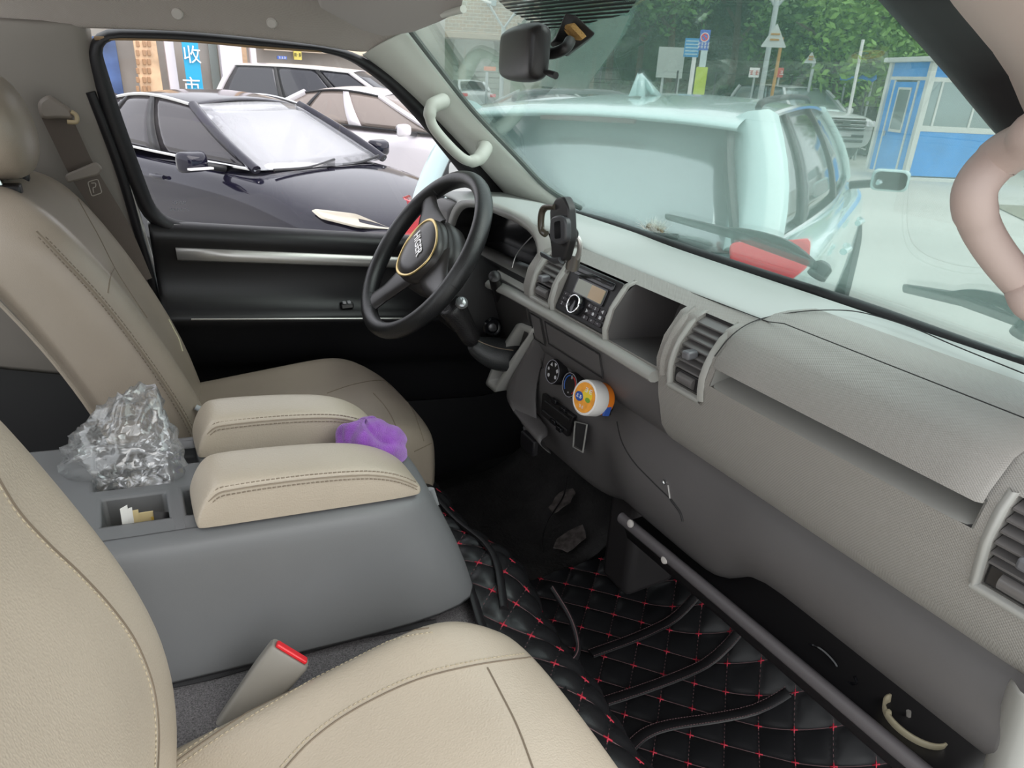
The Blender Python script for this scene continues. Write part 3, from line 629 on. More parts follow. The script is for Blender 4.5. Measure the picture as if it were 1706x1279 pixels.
def cushion(name, par, y0, y1, x0, x1, ztop, mt, tilt=.06, drop=.17, crown=.02):
    rows = []; yc = (y0+y1)/2; w = (y1-y0)/2
    us = [-1, -.985, -.93, -.82, -.66, -.4, 0, .4, .66, .82, .93, .985, 1]
    for i, s in enumerate((0, .04, .2, .4, .6, .78, .9, .965, 1.0, 1.01, 1.0)):
        x = lerp(x0, x1, s); fr = sm((s-.74)/.26)
        zt = ztop+tilt*(s-.6)-.05*fr**2*(1 if s <= 1 else 1); row = []
        if i == 8: zt -= .012
        if i == 9: zt -= .06
        if i == 10: zt -= drop
        for u in us:
            a = abs(u); ww = w*(1-.16*fr*fr*.6); e = 1 if i < 9 else .3
            bol = (.014*math.exp(-((a-.80)/.13)**2)+(-.004 if a < .6 else 0))*(1-fr*.7)
            dropz = 0 if a < .9 else {.93: -.010, .985: -.050, 1: -drop*.98}[a]
            z = zt+bol+dropz if i < 10 else min(zt, zt+dropz*.1)
            fx = -.045*fr*(a**4)
            row.append(V((x+fx, yc+u*ww, z)))
        rows.append(row)
    return grid(name, rows, mt, par, sub=2)
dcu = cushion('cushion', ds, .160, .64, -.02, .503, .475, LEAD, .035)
def cz(s, zt, tilt): return zt+tilt*(s-.6)-.05*sm((s-.74)/.26)**2
tube('cushion_seam', hits(dcu, ((545, 655), (590, 640), (640, 634), (668, 655), (690, 690), (706, 735))), .0012, THD, ds, n=5)
tube('cushion_seam', hits(dcu, ((622, 655), (640, 675), (655, 700), (668, 735))), .0012, THD, ds, n=5)
tube('cushion_seam', hits(dcu, ((690, 752), (705, 745), (731, 732))), .0012, THD, ds, n=5)
box('seat_base', (.2, .40, .17), (.26, .215, .17), BLK, ds, bev=.02)
tube('recliner_lever', spl([P(326, 678, y=.215), P(338, 684, y=.21), P(346, 692, y=.2)], 4), .005, mat('lever_grey', (.35, .37, .38), .3), ds, n=8)
# --- passenger seat
ps = thing('car_seat', 'light beige leather passenger seat in the near foreground', 'seat', V((.1, -.52, .0)))
pcu = cushion('cushion', ps, -.765, -.290, -.16, .374, .470, LEA, .115, .2)
xpz = lambda z: interp(z, [.36, .416, .483, .559, .651, .731, .807, .856, 1.0], [-.062, -.048, -.036, -.031, -.045, -.072, -.100, -.118, -.20])
ring = [(-.150, -.33), (-.140, -.295), (-.06, -.283), (-.018, -.288), (-.002, -.304), (.004, -.335), (-.008, -.40), (-.018, -.53), (-.008, -.65), (.004, -.715), (-.002, -.745), (-.018, -.762), (-.06, -.767), (-.140, -.755), (-.150, -.72)]
lv = [(xpz(z), z, 1, 1) for z in (.34, .40, .46, .54, .62, .70, .78, .86, .92, .97)]+[(xpz(1.0)-.005, 1.005, .93, .9), (xpz(1.0)-.03, 1.025, .7, .5)]
pbk = ringloft('backrest', lv, ring, LEA, ps)
def seam(o, pts, par, sides=(), thread=THR, seam_=THD, r=.0011):
    p = hits(o, pts, .0002, 10); tube('seam', p, r, seam_, par, n=5)
    for q in sides: stitches('stitching', hits(o, [(x+q[0], y+q[1]) for x, y in pts], .0004, 10), thread, par, .0058, .004, .0007)
seam(pbk, ((-10, 785), (30, 850), (80, 905), (130, 952), (180, 1005), (222, 1062), (248, 1120), (260, 1170), (264, 1225), (262, 1285)), ps, ((-5, 1),))
seam(pcu, ((285, 1279), (300, 1264), (380, 1208), (470, 1152), (590, 1084), (660, 1056), (715, 1046)), ps, ((4, 7), (-3, -5)))
seam(pcu, ((470, 1285), (520, 1232), (590, 1182), (690, 1134), (790, 1108), (890, 1094)), ps, ((-3, -7),))
seam(pcu, ((812, 1112), (832, 1150), (862, 1210), (890, 1285)), ps)
box('seat_base', (.10, -.52, .17), (.22, .20, .165), BLK, ps, bev=.02)
plate('slide_rail', [P(*p, z=.37) for p in ((280, 1250), (305, 1226), (345, 1236), (300, 1279))], V((0, 0, -.02)), SILV, ps, bev=.002)
# --- buckle
bk = thing('belt_buckle', 'grey seat belt buckle with red release button beside the near cushion', 'buckle', P(415, 1180, y=-.27))
A_, B_ = P(412, 1175, y=-.268), P(467, 1108, y=-.268); ub = (B_-A_).normalized(); wb = V((.75, -.35, -.55)); wb = (wb-ub*wb.dot(ub)).normalized(); nb = ub.cross(wb)
q = lambda t, w, h: rrect(A_+ub*t, wb, nb, w, h, .006)
BK = mat('buckle_grey', (.25, .235, .21), .45)
grid('buckle_body', [q(-.06, .016, .009), q(-.02, .020, .011), q(.05, .0265, .012), q(.079, .0275, .012), q(.083, .026, .0105)], BK, bk, cv=True, caps=True, auto=40)
plate('release_button', rrect(A_+ub*.083+wb*.0-nb*.003, wb, nb, .022, .0055, .002), ub*.005, REDP, bk, bev=.0015)
# --- driver belt
sb = thing('seat_belt', 'brown seat belt hanging from the B pillar loop', 'seat belt', P(190, 400, y=.64))
bp = [P(92, 190, y=.625), P(112, 232, y=.63), P(135, 280, y=.635), P(165, 330, y=.64), P(200, 390, y=.65), P(235, 470, y=.66)]
tube('webbing', spl(bp, 4), [(.0015, .024)]*21, mat('belt_webbing', (.115, .09, .075), .8, bump=('weave', 500, .4, .001)), sb, n=8, flat=(.35, -1, .1))
lp = [P(px, py, y=.628) for px, py in ((62, 168), (82, 156), (100, 168), (122, 182), (124, 198), (100, 196), (68, 198))]
plate('belt_loop_cover', roundpoly(lp, .012), V((0, -.022, .0)), mat('loop_brown', (.21, .18, .155), .5), sb, bev=.006)
tube('belt_loop', spl([P(118, 186, y=.605), P(127, 192, y=.605), P(127, 203, y=.605), P(112, 203, y=.605)], 4), .004, mat('loop_tan', (.42, .33, .20), .4), sb, n=8)
plate('belt_guide', roundpoly([P(px, py, y=.618) for px, py in ((108, 290), (160, 268), (172, 280), (166, 290), (112, 304))], .006), V((0, -.012, 0)), MATS['loop_brown'], sb, bev=.004)
lbm = mat('label_line', (.38, .34, .30), .6)
tube('belt_label', roundpoly([P(px, py, y=.612) for px, py in ((146, 303), (163, 298), (170, 321), (153, 327))], .004), .0009, lbm, sb, n=5, closed=True)
tube('belt_label', spl([P(px, py, y=.612) for px, py in ((152, 305), (159, 305), (159, 311), (155, 313), (156, 321))], 3), .0009, lbm, sb, n=5)
# ================================================================ CONSOLE
co = thing('center_console', 'grey plastic centre console with bins between the seats', 'console', V((.12, -.03, .33)))
zt = lambda x: .598-.098*x
hx = [-.22, -.093, -.085, -.012, -.004, .008, .036, .06, .15, .25, .295]
hy = [-.153, -.148, -.056, -.034, .015, .080, .091]
HC = [(-.085, -.012, -.148, -.056), (-.093, -.004, -.034, .080), (.008, .036, -.148, -.056), (.008, .036, .015, .080)]
vi = {}; vs, fs = [], []
def vid(x, y, d=0):
    k = (round(x, 4), round(y, 4), round(d, 4))
    if k not in vi: vi[k] = len(vs); vs.append(V((x, y, zt(x)-d)))
    return vi[k]
for x0, x1 in zip(hx, hx[1:]):
    for y0, y1 in zip(hy, hy[1:]):
        cx, cy = (x0+x1)/2, (y0+y1)/2
        if not any(h[0] < cx < h[1] and h[2] < cy < h[3] for h in HC): fs.append((vid(x0, y0), vid(x1, y0), vid(x1, y1), vid(x0, y1)))
for h, dp in zip(HC, (.085, .085, .028, .028)):
    xx = [x for x in hx if h[0] <= x <= h[1]]; yy = [y for y in hy if h[2] <= y <= h[3]]
    lp = [(x, h[2]) for x in xx]+[(h[1], y) for y in yy[1:]]+[(x, h[3]) for x in xx[::-1][1:]]+[(h[0], y) for y in yy[::-1][1:-1]]
    for a, b in zip(lp, lp[1:]+lp[:1]): fs.append((vid(*a), vid(*b), vid(*b, dp), vid(*a, dp)))
    for x0, x1 in zip(xx, xx[1:]):
        for y0, y1 in zip(yy, yy[1:]): fs.append((vid(x0, y0, dp), vid(x1, y0, dp), vid(x1, y1, dp), vid(x0, y1, dp)))
mk('console_top', vs, fs, CONS, co, auto=40, bev=.005, bsegs=3)
# skirt: near side, rounded front, far side
ol = [(-.22, -.180), (-.1, -.180), (.05, -.180), (.18, -.180), (.27, -.178), (.315, -.168), (.335, -.14), (.342, -.09), (.345, -.03), (.342, .03), (.335, .075), (.32, .105), (.28, .118), (.1, .118), (-.22, .118)]
rows = []
for ins, dzz, f_ in ((.075, 0, 0), (.027, 0, 0), (.014, -.0035, 0), (.005, -.012, 0), (0, -.028, 0), (0, 0, .25), (0, 0, .5), (0, 0, .75), (0, 0, 1)):
    r = []
    for x, y in ol:
        fr = sm((x-.25)/.09); sy = 1 if y < -.1 else -1 if y > .08 else -(y+.03)/.12*.8
        nx = .070*fr*(f_*1.25-.3*f_*f_)-ins*fr*(1 if ins < .05 else .5); ny = -sy*.022*f_*(abs(sy) == 1)+sy*ins*(1 if ins < .05 else .8)
        xx = x+nx; z0 = zt(xx) if f_ == 0 else lerp(zt(x)-.028, .402-.11*x, f_); r.append(V((xx, y+ny, z0+dzz)))
    rows.append(r)
grid('console_skirt', rows, CONS, co, sub=1, thick=.003)
for px, py in ((722, 830), (686, 792)): tube('finger_dent', [P(px-6, py-16, x=.340), P(px+4, py+10, x=.350)], [(.004, .008), (.003, .006)], mat('dent_grey', (.24, .25, .255), .35), co, n=8)
# armrest lids
def armrest(y0, y1, x0, x1, h, lab):
    yc, w = (y0+y1)/2, (y1-y0)/2; rows = []
    sec = [(-1, 0), (-1.02, .3), (-1.0, .68), (-.965, .86), (-.86, .975), (-.5, 1.02), (0, 1.03), (.5, 1.02), (.86, .975), (.965, .86), (1.0, .68), (1.02, .3), (1, 0)]
    st = [(0, .90, .03), (.012, .97, .30), (.045, .99, .68), (.085, 1, .93), (.125, 1, 1.0), (.25, 1, 1.02), (.5, 1, 1.0), (.7, 1, .92), (.82, .99, .76), (.90, .97, .55), (.96, .93, .32), (1.0, .86, .06)]
    for s, sw, hh in st:
        x = lerp(x0, x1, s); b = zt(x)+.002; rows.append([V((x, yc+u*w*sw, b+v*h*max(hh, .05))) for u, v in sec])
    a = grid('armrest_lid', rows, LEA, co, caps=True, sub=2); a['label'] = lab
    se = []
    for s, hh in ((.06, .72), (.10, .92), (.15, .97), (.3, 1.0), (.5, .985), (.7, .9), (.82, .74), (.9, .53), (.96, .3)):
        x = lerp(x0, x1, s); se.append(V((x, y0+.0002+.002*(s < .1), zt(x)+.002+h*.83*hh)))
    pth = spl(se, 8)
    TT = mat('tan_thread', (.27, .22, .165), .7); tube('lid_seam', pth, .001, TT, a, n=5)
    for o in (.005, -.005): stitches('stitching', [p+V((0, .0035 if o > 0 else -.0006, o)) for p in pth], TT, a, .006, .0042, .0008)
    return a
armrest(-.162, -.070, .015, .312, .060, 'beige stitched armrest lid nearest the passenger')
armrest(.020, .104, .035, .312, .060, 'beige stitched armrest lid nearest the driver')
# carpeted engine cover under the console
rows = [[V((x, y, z)) for x, z in ((-.35, .428), (-.1, .402), (.1, .380), (.28, .360), (.38, .342), (.45, .315), (.475, .2), (.48, 0))] for y in (-.31, -.24, -.15, 0, .1, .16)]
ec = grid('engine_cover_carpet', rows, CARP, None, sub=1, thick=.01, label='grey carpet over the engine hump around the console base', cat='carpet')
tube('carpet_binding', spl(hits(ec, ((285, 1144), (360, 1128), (430, 1108), (520, 1084), (590, 1064), (660, 1052), (725, 1040)), .004), 1), .005, mat('binding_grey', (.07, .07, .075), .6, bump=('weave', 400, .8, .002)), ec, n=8)
# ================================================================ QUILTED MATS
def quilt(name, label, f, nu, nv, per, mt, sub=10, puff=.006, skip=None, cat='floor mat', u0=0, v0=0):
    """padded diamond quilting over a surface f(u,v) in metres; stitched thread along the valleys"""
    t = thing(name, label, cat, f(nu*per/2, nv*per/2)-V((0, 0, .02)))
    U, Vn = nu*sub, nv*sub; rows = []
    def nrm(u, v):
        e = 1e-3; n = (f(u+e, v)-f(u-e, v)).cross(f(u, v+e)-f(u, v-e)).normalized(); return -n if n.z < -.2 else n
    def hgt(u, v):
        a, b = (u+v)/per, (u-v)/per
        return puff*(abs(math.sin(math.pi*a))*abs(math.sin(math.pi*b)))**.45
    for i in range(U+1):
        u = i*per/sub; rows.append([f(u, j*per/sub)+nrm(u, j*per/sub)*hgt(u, j*per/sub) for j in range(Vn+1)])
    grid('quilted_pad', rows, mt, t)
    th, kn = [], []
    um, vm = nu*per, nv*per
    for sgn in (1, -1):
        for k in range(-2*(nu+nv), 2*(nu+nv)+1):
            c = k*per; pts = []
            n = 60
            for i in range(n*2+1):
                u = um*i/(n*2); v = (c-u)*sgn
                if 0 <= v <= vm: pts.append(f(u, v)+nrm(u, v)*.0012)
            if len(pts) > 3: th.append(tubegeo(pts[::2]+[pts[-1]], .0010, 4))
    for i in range(2*nu+1):
        for j in range(2*nv+1):
            if (i+j) % 2 == 0:
                u, v = i*per/2, j*per/2; n_ = nrm(u, v); q = f(u, v)+n_*.0015; e = .0065
                for s in (1, -1):
                    d = (f(u+e, v+e*s)-f(u-e, v-e*s)).normalized()*e; kn.append(tubegeo([q-d, q+d], .0015, 4))
    a, b = merge(th); mk('thread', a, b, QTH, t, kind='stuff')
    a, b = merge(kn); mk('cross_stitch', a, b, QKN, t, kind='stuff')
    return t
# drape over the front of the engine hump
path = spl([(.372, .345), (.41, .338), (.455, .322), (.487, .285), (.505, .22), (.52, .12), (.56, .04)], 8)if 0 else None
dr_ = [V((.375, 0, .352)), V((.415, 0, .350)), V((.46, 0, .338)), V((.492, 0, .305)), V((.508, 0, .24)), V((.52, 0, .14)), V((.545, 0, .05))]
DRP = spl(dr_, 8); DL = [0]
for a, b in zip(DRP, DRP[1:]): DL.append(DL[-1]+(b-a).length)
def fdr(u, v):
    p = DRP[0] if v <= 0 else None
    if p is None:
        for i in range(len(DL)-1):
            if v <= DL[i+1]: p = lerp(DRP[i], DRP[i+1], (v-DL[i])/(DL[i+1]-DL[i])); break
        else: p = DRP[-1]
    y = .215-u; w = .008*math.sin(u*23+v*9)+.006*math.sin(u*11-v*17)
    bulge = .022*math.exp(-((u-.30)/.16)**2)
    return V((p.x+bulge+w*.5, y, p.z+w*.6))
qd = quilt('quilted_mat', 'black quilted mat with red cross stitching draped over the hump front', fdr, 11, 5, .068, QLT, puff=.008)
tube('mat_binding', spl([fdr(u, 0)+V((-.002, 0, .008)) for u in [i*.63/16 for i in range(17)]], 3), [(.006, .010)]*49, BLKV, qd, n=8)
tube('mat_fold', spl([fdr(u, .055+.02*math.sin(u*9))+V((0, 0, .008)) for u in [.02+i*.40/12 for i in range(13)]], 3), [(.006, .009)]*37, BLKV, qd, n=8)
fp_ = spl([P(px, py, z=z) for px, py, z in ((905, 1098, .34), (930, 1108, .335), (955, 1100, .33), (963, 1075, .325), (950, 1030, .325), (920, 980, .33))], 6)
tube('mat_piping', fp_, .0045, BLKV, qd, n=8); tube('piping_thread', [p+V((0, 0, .0048)) for p in fp_], .0009, QTH, qd, n=5)
# floor mat with raised ribs
def ffl(u, v):
    x, y = .56+v, .17-u
    z = .012+.14*max(0, (x-.90)/.2)**2*1.2+.012*math.sin(u*7+1)*math.sin(v*6)
    return V((x, y, z))
qf = quilt('quilted_floor_mat', 'black quilted floor mat with raised ribs in the passenger footwell', ffl, 10, 6, .088, QLT, sub=14, puff=.008)
for pts in (((985, 1085), (1060, 1058), (1120, 1030), (1165, 1006)), ((1010, 1160), (1080, 1136), (1160, 1105), (1250, 1060)), ((1044, 1242), (1075, 1212), (1120, 1195), (1200, 1182), (1310, 1163))):
    pp = spl([P(*p, z=.03) for p in pts], 6); pp = [V((p.x, p.y, ffl(.17-p.y, p.x-.56).z+.008)) for p in pp]
    tube('mat_rib', pp, [(.0045, .012)]*len(pp), BLKV, qf, n=8, flat=(0, 0, 1))
    for s in (-1, 1): stitches('rib_stitching', [p+V((0, s*.0095, .0035)) for p in pp], QTH, qf, .006, .004, .0008)
# worn patches of bare floor in the driver footwell
df = grid('driver_floor_mat', [[V((x, y, .0+.10*max(0, (x-.86)/.15)**1.5+.003*math.sin(x*40+y*33))) for y in [.19+.5*j/10 for j in range(11)]] for x in [.52+.5*i/10 for i in range(11)]], mat('worn_black_mat', (.020, .018, .018), .7, bump=('noise', 90, .8, .004), var=(14, .5)), None, thick=.006, label='worn black mat on the floor of the driver footwell', cat='floor mat')
for i, (px, py, r) in enumerate(((935, 850, .035), (950, 905, .040))):
    c = P(px, py, z=.02) if i else P(px, py, z=.04); lo = [c+V((r*(.6+.4*random.random())*math.cos(t)*1.4, r*(.6+.4*random.random())*math.sin(t), .004+max(0, c.x+r*math.cos(t)*1.4-.86)*.5)) for t in [j*math.pi/7 for j in range(14)]]
    plate('worn_patch', lo, V((0, 0, -.003)), mat('worn_grey', (.09, .075, .07), .8, var=(60, .6)), df)
# passenger kick panel behind the quilted drape
box('heater_duct', (.90, .02, .24), (.07, .05, .16), mat('duct_dark', (.03, .027, .028), .5), dash, bev=.02, bsegs=3)
ped = thing('pedal', 'black pedal hanging under the dash in the driver footwell', 'pedal', P(880, 742, x=.72))
box('pedal_pad', P(882, 738, x=.72), (.008, .03, .02), RUB, ped, bev=.004)
tube('pedal_arm', [P(882, 736, x=.73), P(875, 712, x=.80)], .006, SILV, ped, n=8)
cb = tube('charging_cable', spl([P(px, py, x=x) for px, py, x in ((945, 795, .76), (938, 828, .78), (912, 870, .79), (904, 905, .80), (910, 950, .82))], 6), .0022, BLK, None, n=6, label='thin black cable hanging from the dash into the footwell', cat='cable')
# ================================================================ STEERING WHEEL, COLUMN, GEAR LEVER
al = math.radians(36); HN = V((-math.cos(al), 0, math.sin(al))); HB = V((math.sin(al), 0, math.cos(al))); HY = V((0, -1, 0))
HC_ = V((.54, .38, .764))
def pj(p): v = p-CAM; d = v.dot(CF); return V((853+FPX*v.dot(CR)/d, 639.5-FPX*v.dot(CU)/d, 0))
best = min((abs((lambda d: d.y and math.atan2(d.x, d.y))(pj(HC_+(HY*math.cos(t)-HB*math.sin(t))*.02)-pj(HC_))-math.atan2(.12, .99)), t) for t in [i*.02 for i in range(110)])
PHI = best[1]; WX = HY*math.cos(PHI)-HB*math.sin(PHI); WY = HY*math.sin(PHI)+HB*math.cos(PHI)
def hp(u, v, o=0): return HC_+WX*u+WY*v+HN*o
sw = thing('steering_wheel', 'black steering wheel with gold trimmed hub badge', 'steering wheel', HC_-V((0, 0, .19)))
T = [i*math.pi/36 for i in range(72)]
tube('rim', [hp(.178*math.cos(t), .178*math.sin(t), .02) for t in T], [(.0185, .0165)]*72, mat('rim_leather', (.016, .016, .017), .33, bump=('dots', 520, .35, .0008)), sw, n=16, closed=True, flat=HN)
for i, t in enumerate((math.radians(a) for a in (22, 158, 262, 278))): tube('rim_seam', [hp((.178+.0172*math.cos(a))*math.cos(t), (.178+.0172*math.cos(a))*math.sin(t), .02+.0172*math.sin(a)) for a in T[::6]], .0008, BLKV, sw, n=4, closed=True)
SPK = mat('spoke_plastic', (.028, .025, .025), .34)
def spoke(pts, ws):
    c = spl(pts, 5); n = len(c); wv = [interp(i/(n-1), [j/(len(ws)-1) for j in range(len(ws))], ws) for i in range(n)]
    tube('spoke', c, [(.009, w) for w in wv], SPK, sw, n=12, flat=HN)
spoke([hp(.05, .02, .014), hp(.10, .022, .014), hp(.14, .030, .016), hp(.172, .035, .02)], [.05, .036, .024, .022])
spoke([hp(-.05, .02, .014), hp(-.10, .022, .014), hp(-.14, .030, .016), hp(-.172, .035, .02)], [.05, .036, .024, .022])
spoke([hp(.0, -.04, .014), hp(0, -.09, .012), hp(0, -.13, .014), hp(0, -.170, .02)], [.05, .034, .026, .03])
# airbag pad: rounded shield
pad = [(-.068, .035), (-.045, .058), (0, .066), (.045, .058), (.068, .035), (.070, .0), (.058, -.032), (.030, -.058), (0, -.068), (-.030, -.058), (-.058, -.032), (-.070, .0)]
pd = spl([V((a, b, 0)) for a, b in pad], 4, True)
PADM = mat('hub_plastic', (.035, .031, .030), .33)
rows = [[hp(p.x*s, p.y*s, o) for p in pd] for s, o in ((1.02, -.01), (1.03, .018), (.99, .030), (.90, .037), (.6, .042), (.25, .044))]
grid('airbag_pad', rows, PADM, sw, cv=True, caps=True)
tube('gold_trim', [hp(p.x*.93, p.y*.93, .0372) for p in pd], [(.0016, .0032)]*len(pd), GOLD, sw, n=8, closed=True, flat=HN)
rows = [[hp(p.x*s, p.y*s, o) for p in pd] for s, o in ((1.16, -.03), (1.15, .006), (1.04, .012))]
grid('hub_surround', rows, SPK, sw, cv=True)
text('badge', 'HIGER', .026, mat('badge_silver', (.72, .70, .68), .25, .6), sw, hp(0, .012, .0445), WX, WY, .001, .0004)
sc_ = thing('steering_column', 'black steering column shroud with stalk and ignition lock', 'steering column', HC_-HN*.16-V((0, 0, .08)))
q = lambda o, w, h, dv=0: [HC_-HN*o+HY*a+HB*(b+dv) for a, b in rr2(w, h, min(w, h)*.5, 5)]
COLM = mat('column_plastic', (.018, .017, .018), .42)
grid('column_shroud', [q(.015, .05, .05), q(.02, .062, .062), q(.07, .068, .072, -.006), q(.12, .072, .085, -.016), q(.17, .07, .085, -.02), q(.21, .06, .07, -.01)], COLM, sc_, cv=True, caps=True, auto=60)
def stalk(a, b, r0, r1, lab):
    s = tube('stalk', [a, lerp(a, b, .5), lerp(a, b, .62), b, lerp(a, b, 1.04)], [r0*.7, r0*.8, r1, r1, r1*.5], BLK, sc_, n=14); s['label'] = lab
stalk(P(832, 500, y=.30), P(824, 460, y=.235), .012, .0125, 'black wiper stalk')
stalk(HC_-HN*.07+V((0, .05, .0)), HC_-HN*.06+V((0, .17, .02)), .010, .010, 'black light stalk')
ig = P(820, 545, y=.305); ign = V((-.15, -1, .05)).normalized()
lathe('ignition_bezel', [(.021, -.02), (.021, .0), (.018, .004), (.013, .003), (.012, -.002), (.001, -.002)], ig, ign, BLKS, sc_, n=24)
lathe('ignition_lock', [(.009, -.004), (.009, .002), (.0065, .0035), (.001, .0035)], ig, ign, mat('lock_grey', (.12, .12, .125), .35, .5), sc_, n=20)
gl = thing('gear_lever', 'black dash mounted gear lever with shiny perforated knob', 'gear lever', P(850, 600, x=.66))
k0, k1, k2 = P(755, 515, y=.262), P(790, 568, y=.262), P(800, 585, y=.265)
tube('knob', spl([P(748, 506, y=.262), P(753, 512, y=.262), P(765, 530, y=.262), P(776, 548, y=.262), P(788, 570, y=.264)], 3), [.014, .022, .026, .0275, .027, .026, .025, .024, .0225, .0215, .021, .020, .014], mat('knob_leather', (.017, .016, .017), .25, bump=('dots', 500, .6, .001)), gl, n=18)
lathe('knob_cap', [(.001, .0105), (.007, .0095), (.0115, .006), (.013, 0), (.011, -.004)], P(769, 505, y=.240), (-.25, -.6, .75), mat('knob_cap', (.35, .36, .37), .12, .6), gl, n=20)
bt = [P(786, 572, y=.27), P(800, 580, y=.268), P(822, 588, y=.262), P(845, 592, y=.258), P(862, 596, y=.262)]
tube('boot', spl(bt, 3), [(.015, .013), (.019, .017), (.023, .02), (.027, .022), (.030, .024), (.033, .026), (.035, .029), (.036, .031), (.036, .033), (.036, .034), (.036, .034), (.036, .034), (.036, .034)], mat('boot_leather', (.026, .027, .028), .38, bump=('cells', 500, .3, .001)), gl, n=16)
for s in (0,): tube('boot_seam', spl([p+V((-.004, -.020-.004*i, .018+.002*i)) for i, p in enumerate(bt[:4])], 4), .001, THD, gl, n=5)
# ================================================================ LOOSE THINGS
# phone holder clamped to the vent
ph = thing('phone_holder', 'black spring phone holder clamped to the vent left of the radio', 'phone holder', P(930, 470, x=.635))
def H(px, py, x=.60): return P(px, py, x=x)
DG = mat('holder_grey', (.05, .05, .055), .3)
plate('clamp_spine', roundpoly([H(*p) for p in ((925, 330), (938, 327), (946, 345), (948, 400), (938, 436), (918, 430), (915, 350))], .006), V((.016, 0, 0)), BLK, ph, bev=.003)
plate('clamp_pad', roundpoly([H(*p, x=.592) for p in ((916, 362), (930, 357), (942, 364), (942, 402), (928, 409), (914, 400))], .010), V((.012, 0, 0)), DG, ph, bev=.003)
plate('pad_window', roundpoly([H(*p, x=.5915) for p in ((923, 370), (933, 367), (934, 397), (924, 398))], .004), V((.002, 0, 0)), BLKS, ph)
tube('clamp_arm', spl([H(925, 345), H(908, 346, .605), H(902, 358, .605), H(902, 382, .605), H(910, 390, .605)], 5), [(.004, .006)]*21, mat('holder_smoke', (.06, .05, .035), .2), ph, n=8)
tube('clamp_foot', spl([H(904, 424), H(912, 428), H(922, 434), H(935, 434)], 4), [(.004, .007)]*13, DG, ph, n=8)
lathe('ball_knob', [(.006, -.004), (.011, -.002), (.0115, .008), (.009, .012), (.001, .013)], H(950, 390, .615), (-.2, -.9, .2), BLK, ph, n=18)
tube('bent_arm', spl([H(950, 388, .62), H(960, 393, .625), H(966, 405, .63), H(965, 420, .635), H(960, 432, .638)], 4), .0045, SILV, ph, n=10)
tube('swivel', [H(958, 420, .636), H(953, 446, .640)], .0115, mat('holder_metal', (.36, .34, .32), .3, .8), ph, n=18)
tube('vent_hook', [H(953, 440, .640), H(944, 452, .652)], .004, SILV, ph, n=8)
# scent jar on the climate dial
jar = thing('scent_jar', 'small white and orange air freshener tub stuck on a climate dial', 'air freshener', P(978, 690, x=.63))
n_ = V((-.95, -.08, .26)).normalized(); jc = P(973, 662, x=.618)
lathe('tub', [(.001, -.046), (.0255, -.046), (.0275, -.042), (.0285, -.012), (.0285, -.010), (.001, -.010)], jc, n_, ORG, jar, n=36)
lathe('lid', [(.0285, -.030), (.0305, -.026), (.0305, -.006), (.0295, -.001), (.027, .0), (.0265, -.001), (.001, -.001)], jc, n_, WHT, jar, n=36)
ju = V((0, 0, 1)); ju = (ju-n_*ju.dot(n_)).normalized(); jx = ju.cross(n_)
def jp(a, b, o=.0): return jc+jx*a+ju*b+n_*o
plate('lid_label', [jp(.0255*math.cos(t), .0255*math.sin(t), -.0009) for t in T[::2]], n_*.0006, mat('label_orange', (.88, .36, .05), .35, var=(90, .15)), jar)
plate('label_fruit', [jp(.006+.012*math.cos(t), .006+.010*math.sin(t), -.0003) for t in T[::4]], n_*.0004, mat('label_yellow', (.85, .62, .05), .35), jar)
plate('label_leaf', [jp(.010+.006*math.cos(t), -.001+.004*math.sin(t), .0002) for t in T[::4]], n_*.0003, mat('label_green', (.20, .38, .05), .35), jar)
plate('label_badge', [jp(-.012+.010*math.cos(t), -.002+.008*math.sin(t), -.0003) for t in T[::4]], n_*.0005, mat('label_blue', (.03, .09, .38), .35), jar)
strokes('label_print', 2, .007, WHT, jar, jp(-.012, -.002, .0004), jx, ju)
strokes('label_print', 2, .010, WHT, jar, jp(.006, .014, .0004), jx, ju)
strokes('label_print', 2, .006, WHT, jar, jp(.0, -.016, .0004), jx, ju)
bl = box('side_label', jc+n_*-.035-ju*.012+jx*.0255, (.007, .0018, .009), MATS['label_blue'], jar, ax=(n_, jx, ju), bev=.001)
# plastic bag
bgt = []
c = P(206, 748, y=.025)
NU, NV_ = 46, 30; rows = []
for i in range(NV_+1):
    a = -math.pi/2+math.pi*i/NV_; row = []
    for j in range(NU):
        t = 2*math.pi*j/NU; d = V((math.cos(a)*math.cos(t), math.cos(a)*math.sin(t), math.sin(a)))
        p = V((d.x*.058, d.y*.060, d.z*.047))
        p += V((.018, .012, .030))*max(0, d.dot(V((.35, .2, .9)).normalized()))**4
        p += V((-.014, .0, -.008))*max(0, d.dot(V((-.95, 0, -.3)).normalized()))**3
        p += V((.016, -.012, -.012))*max(0, d.dot(V((.8, -.4, -.5)).normalized()))**3
        q = d*2.3; r = 0
        for o_, am in ((1, .014), (2.6, .009), (6, .004)): r += am*(1-2*abs(noise.noise(q*o_+V((o_*3.1, 1.7, .3)))))
        p += d*(r-.012); row.append(c+p)
    rows.append(row)
zb = zt(-.05)-.02
rows = [[V((p.x, p.y, max(p.z, zb-.004+.004*math.sin(p.x*200)))) for p in r] for r in rows]
bgm = glass('crinkled_film', (.97, .97, .972), .12, .11, .075, (.9, .9, .9))
nt = bgm.node_tree; tc = nt.nodes.new('ShaderNodeTexCoord'); nz = nt.nodes.new('ShaderNodeTexVoronoi'); nz.feature = 'DISTANCE_TO_EDGE'; nz.inputs['Scale'].default_value = 95
bp_ = nt.nodes.new('ShaderNodeBump'); bp_.inputs['Distance'].default_value = .004; bp_.inputs['Strength'].default_value = .9
nt.links.new(tc.outputs['Object'], nz.inputs['Vector']); nt.links.new(nz.outputs['Distance'], bp_.inputs['Height'])
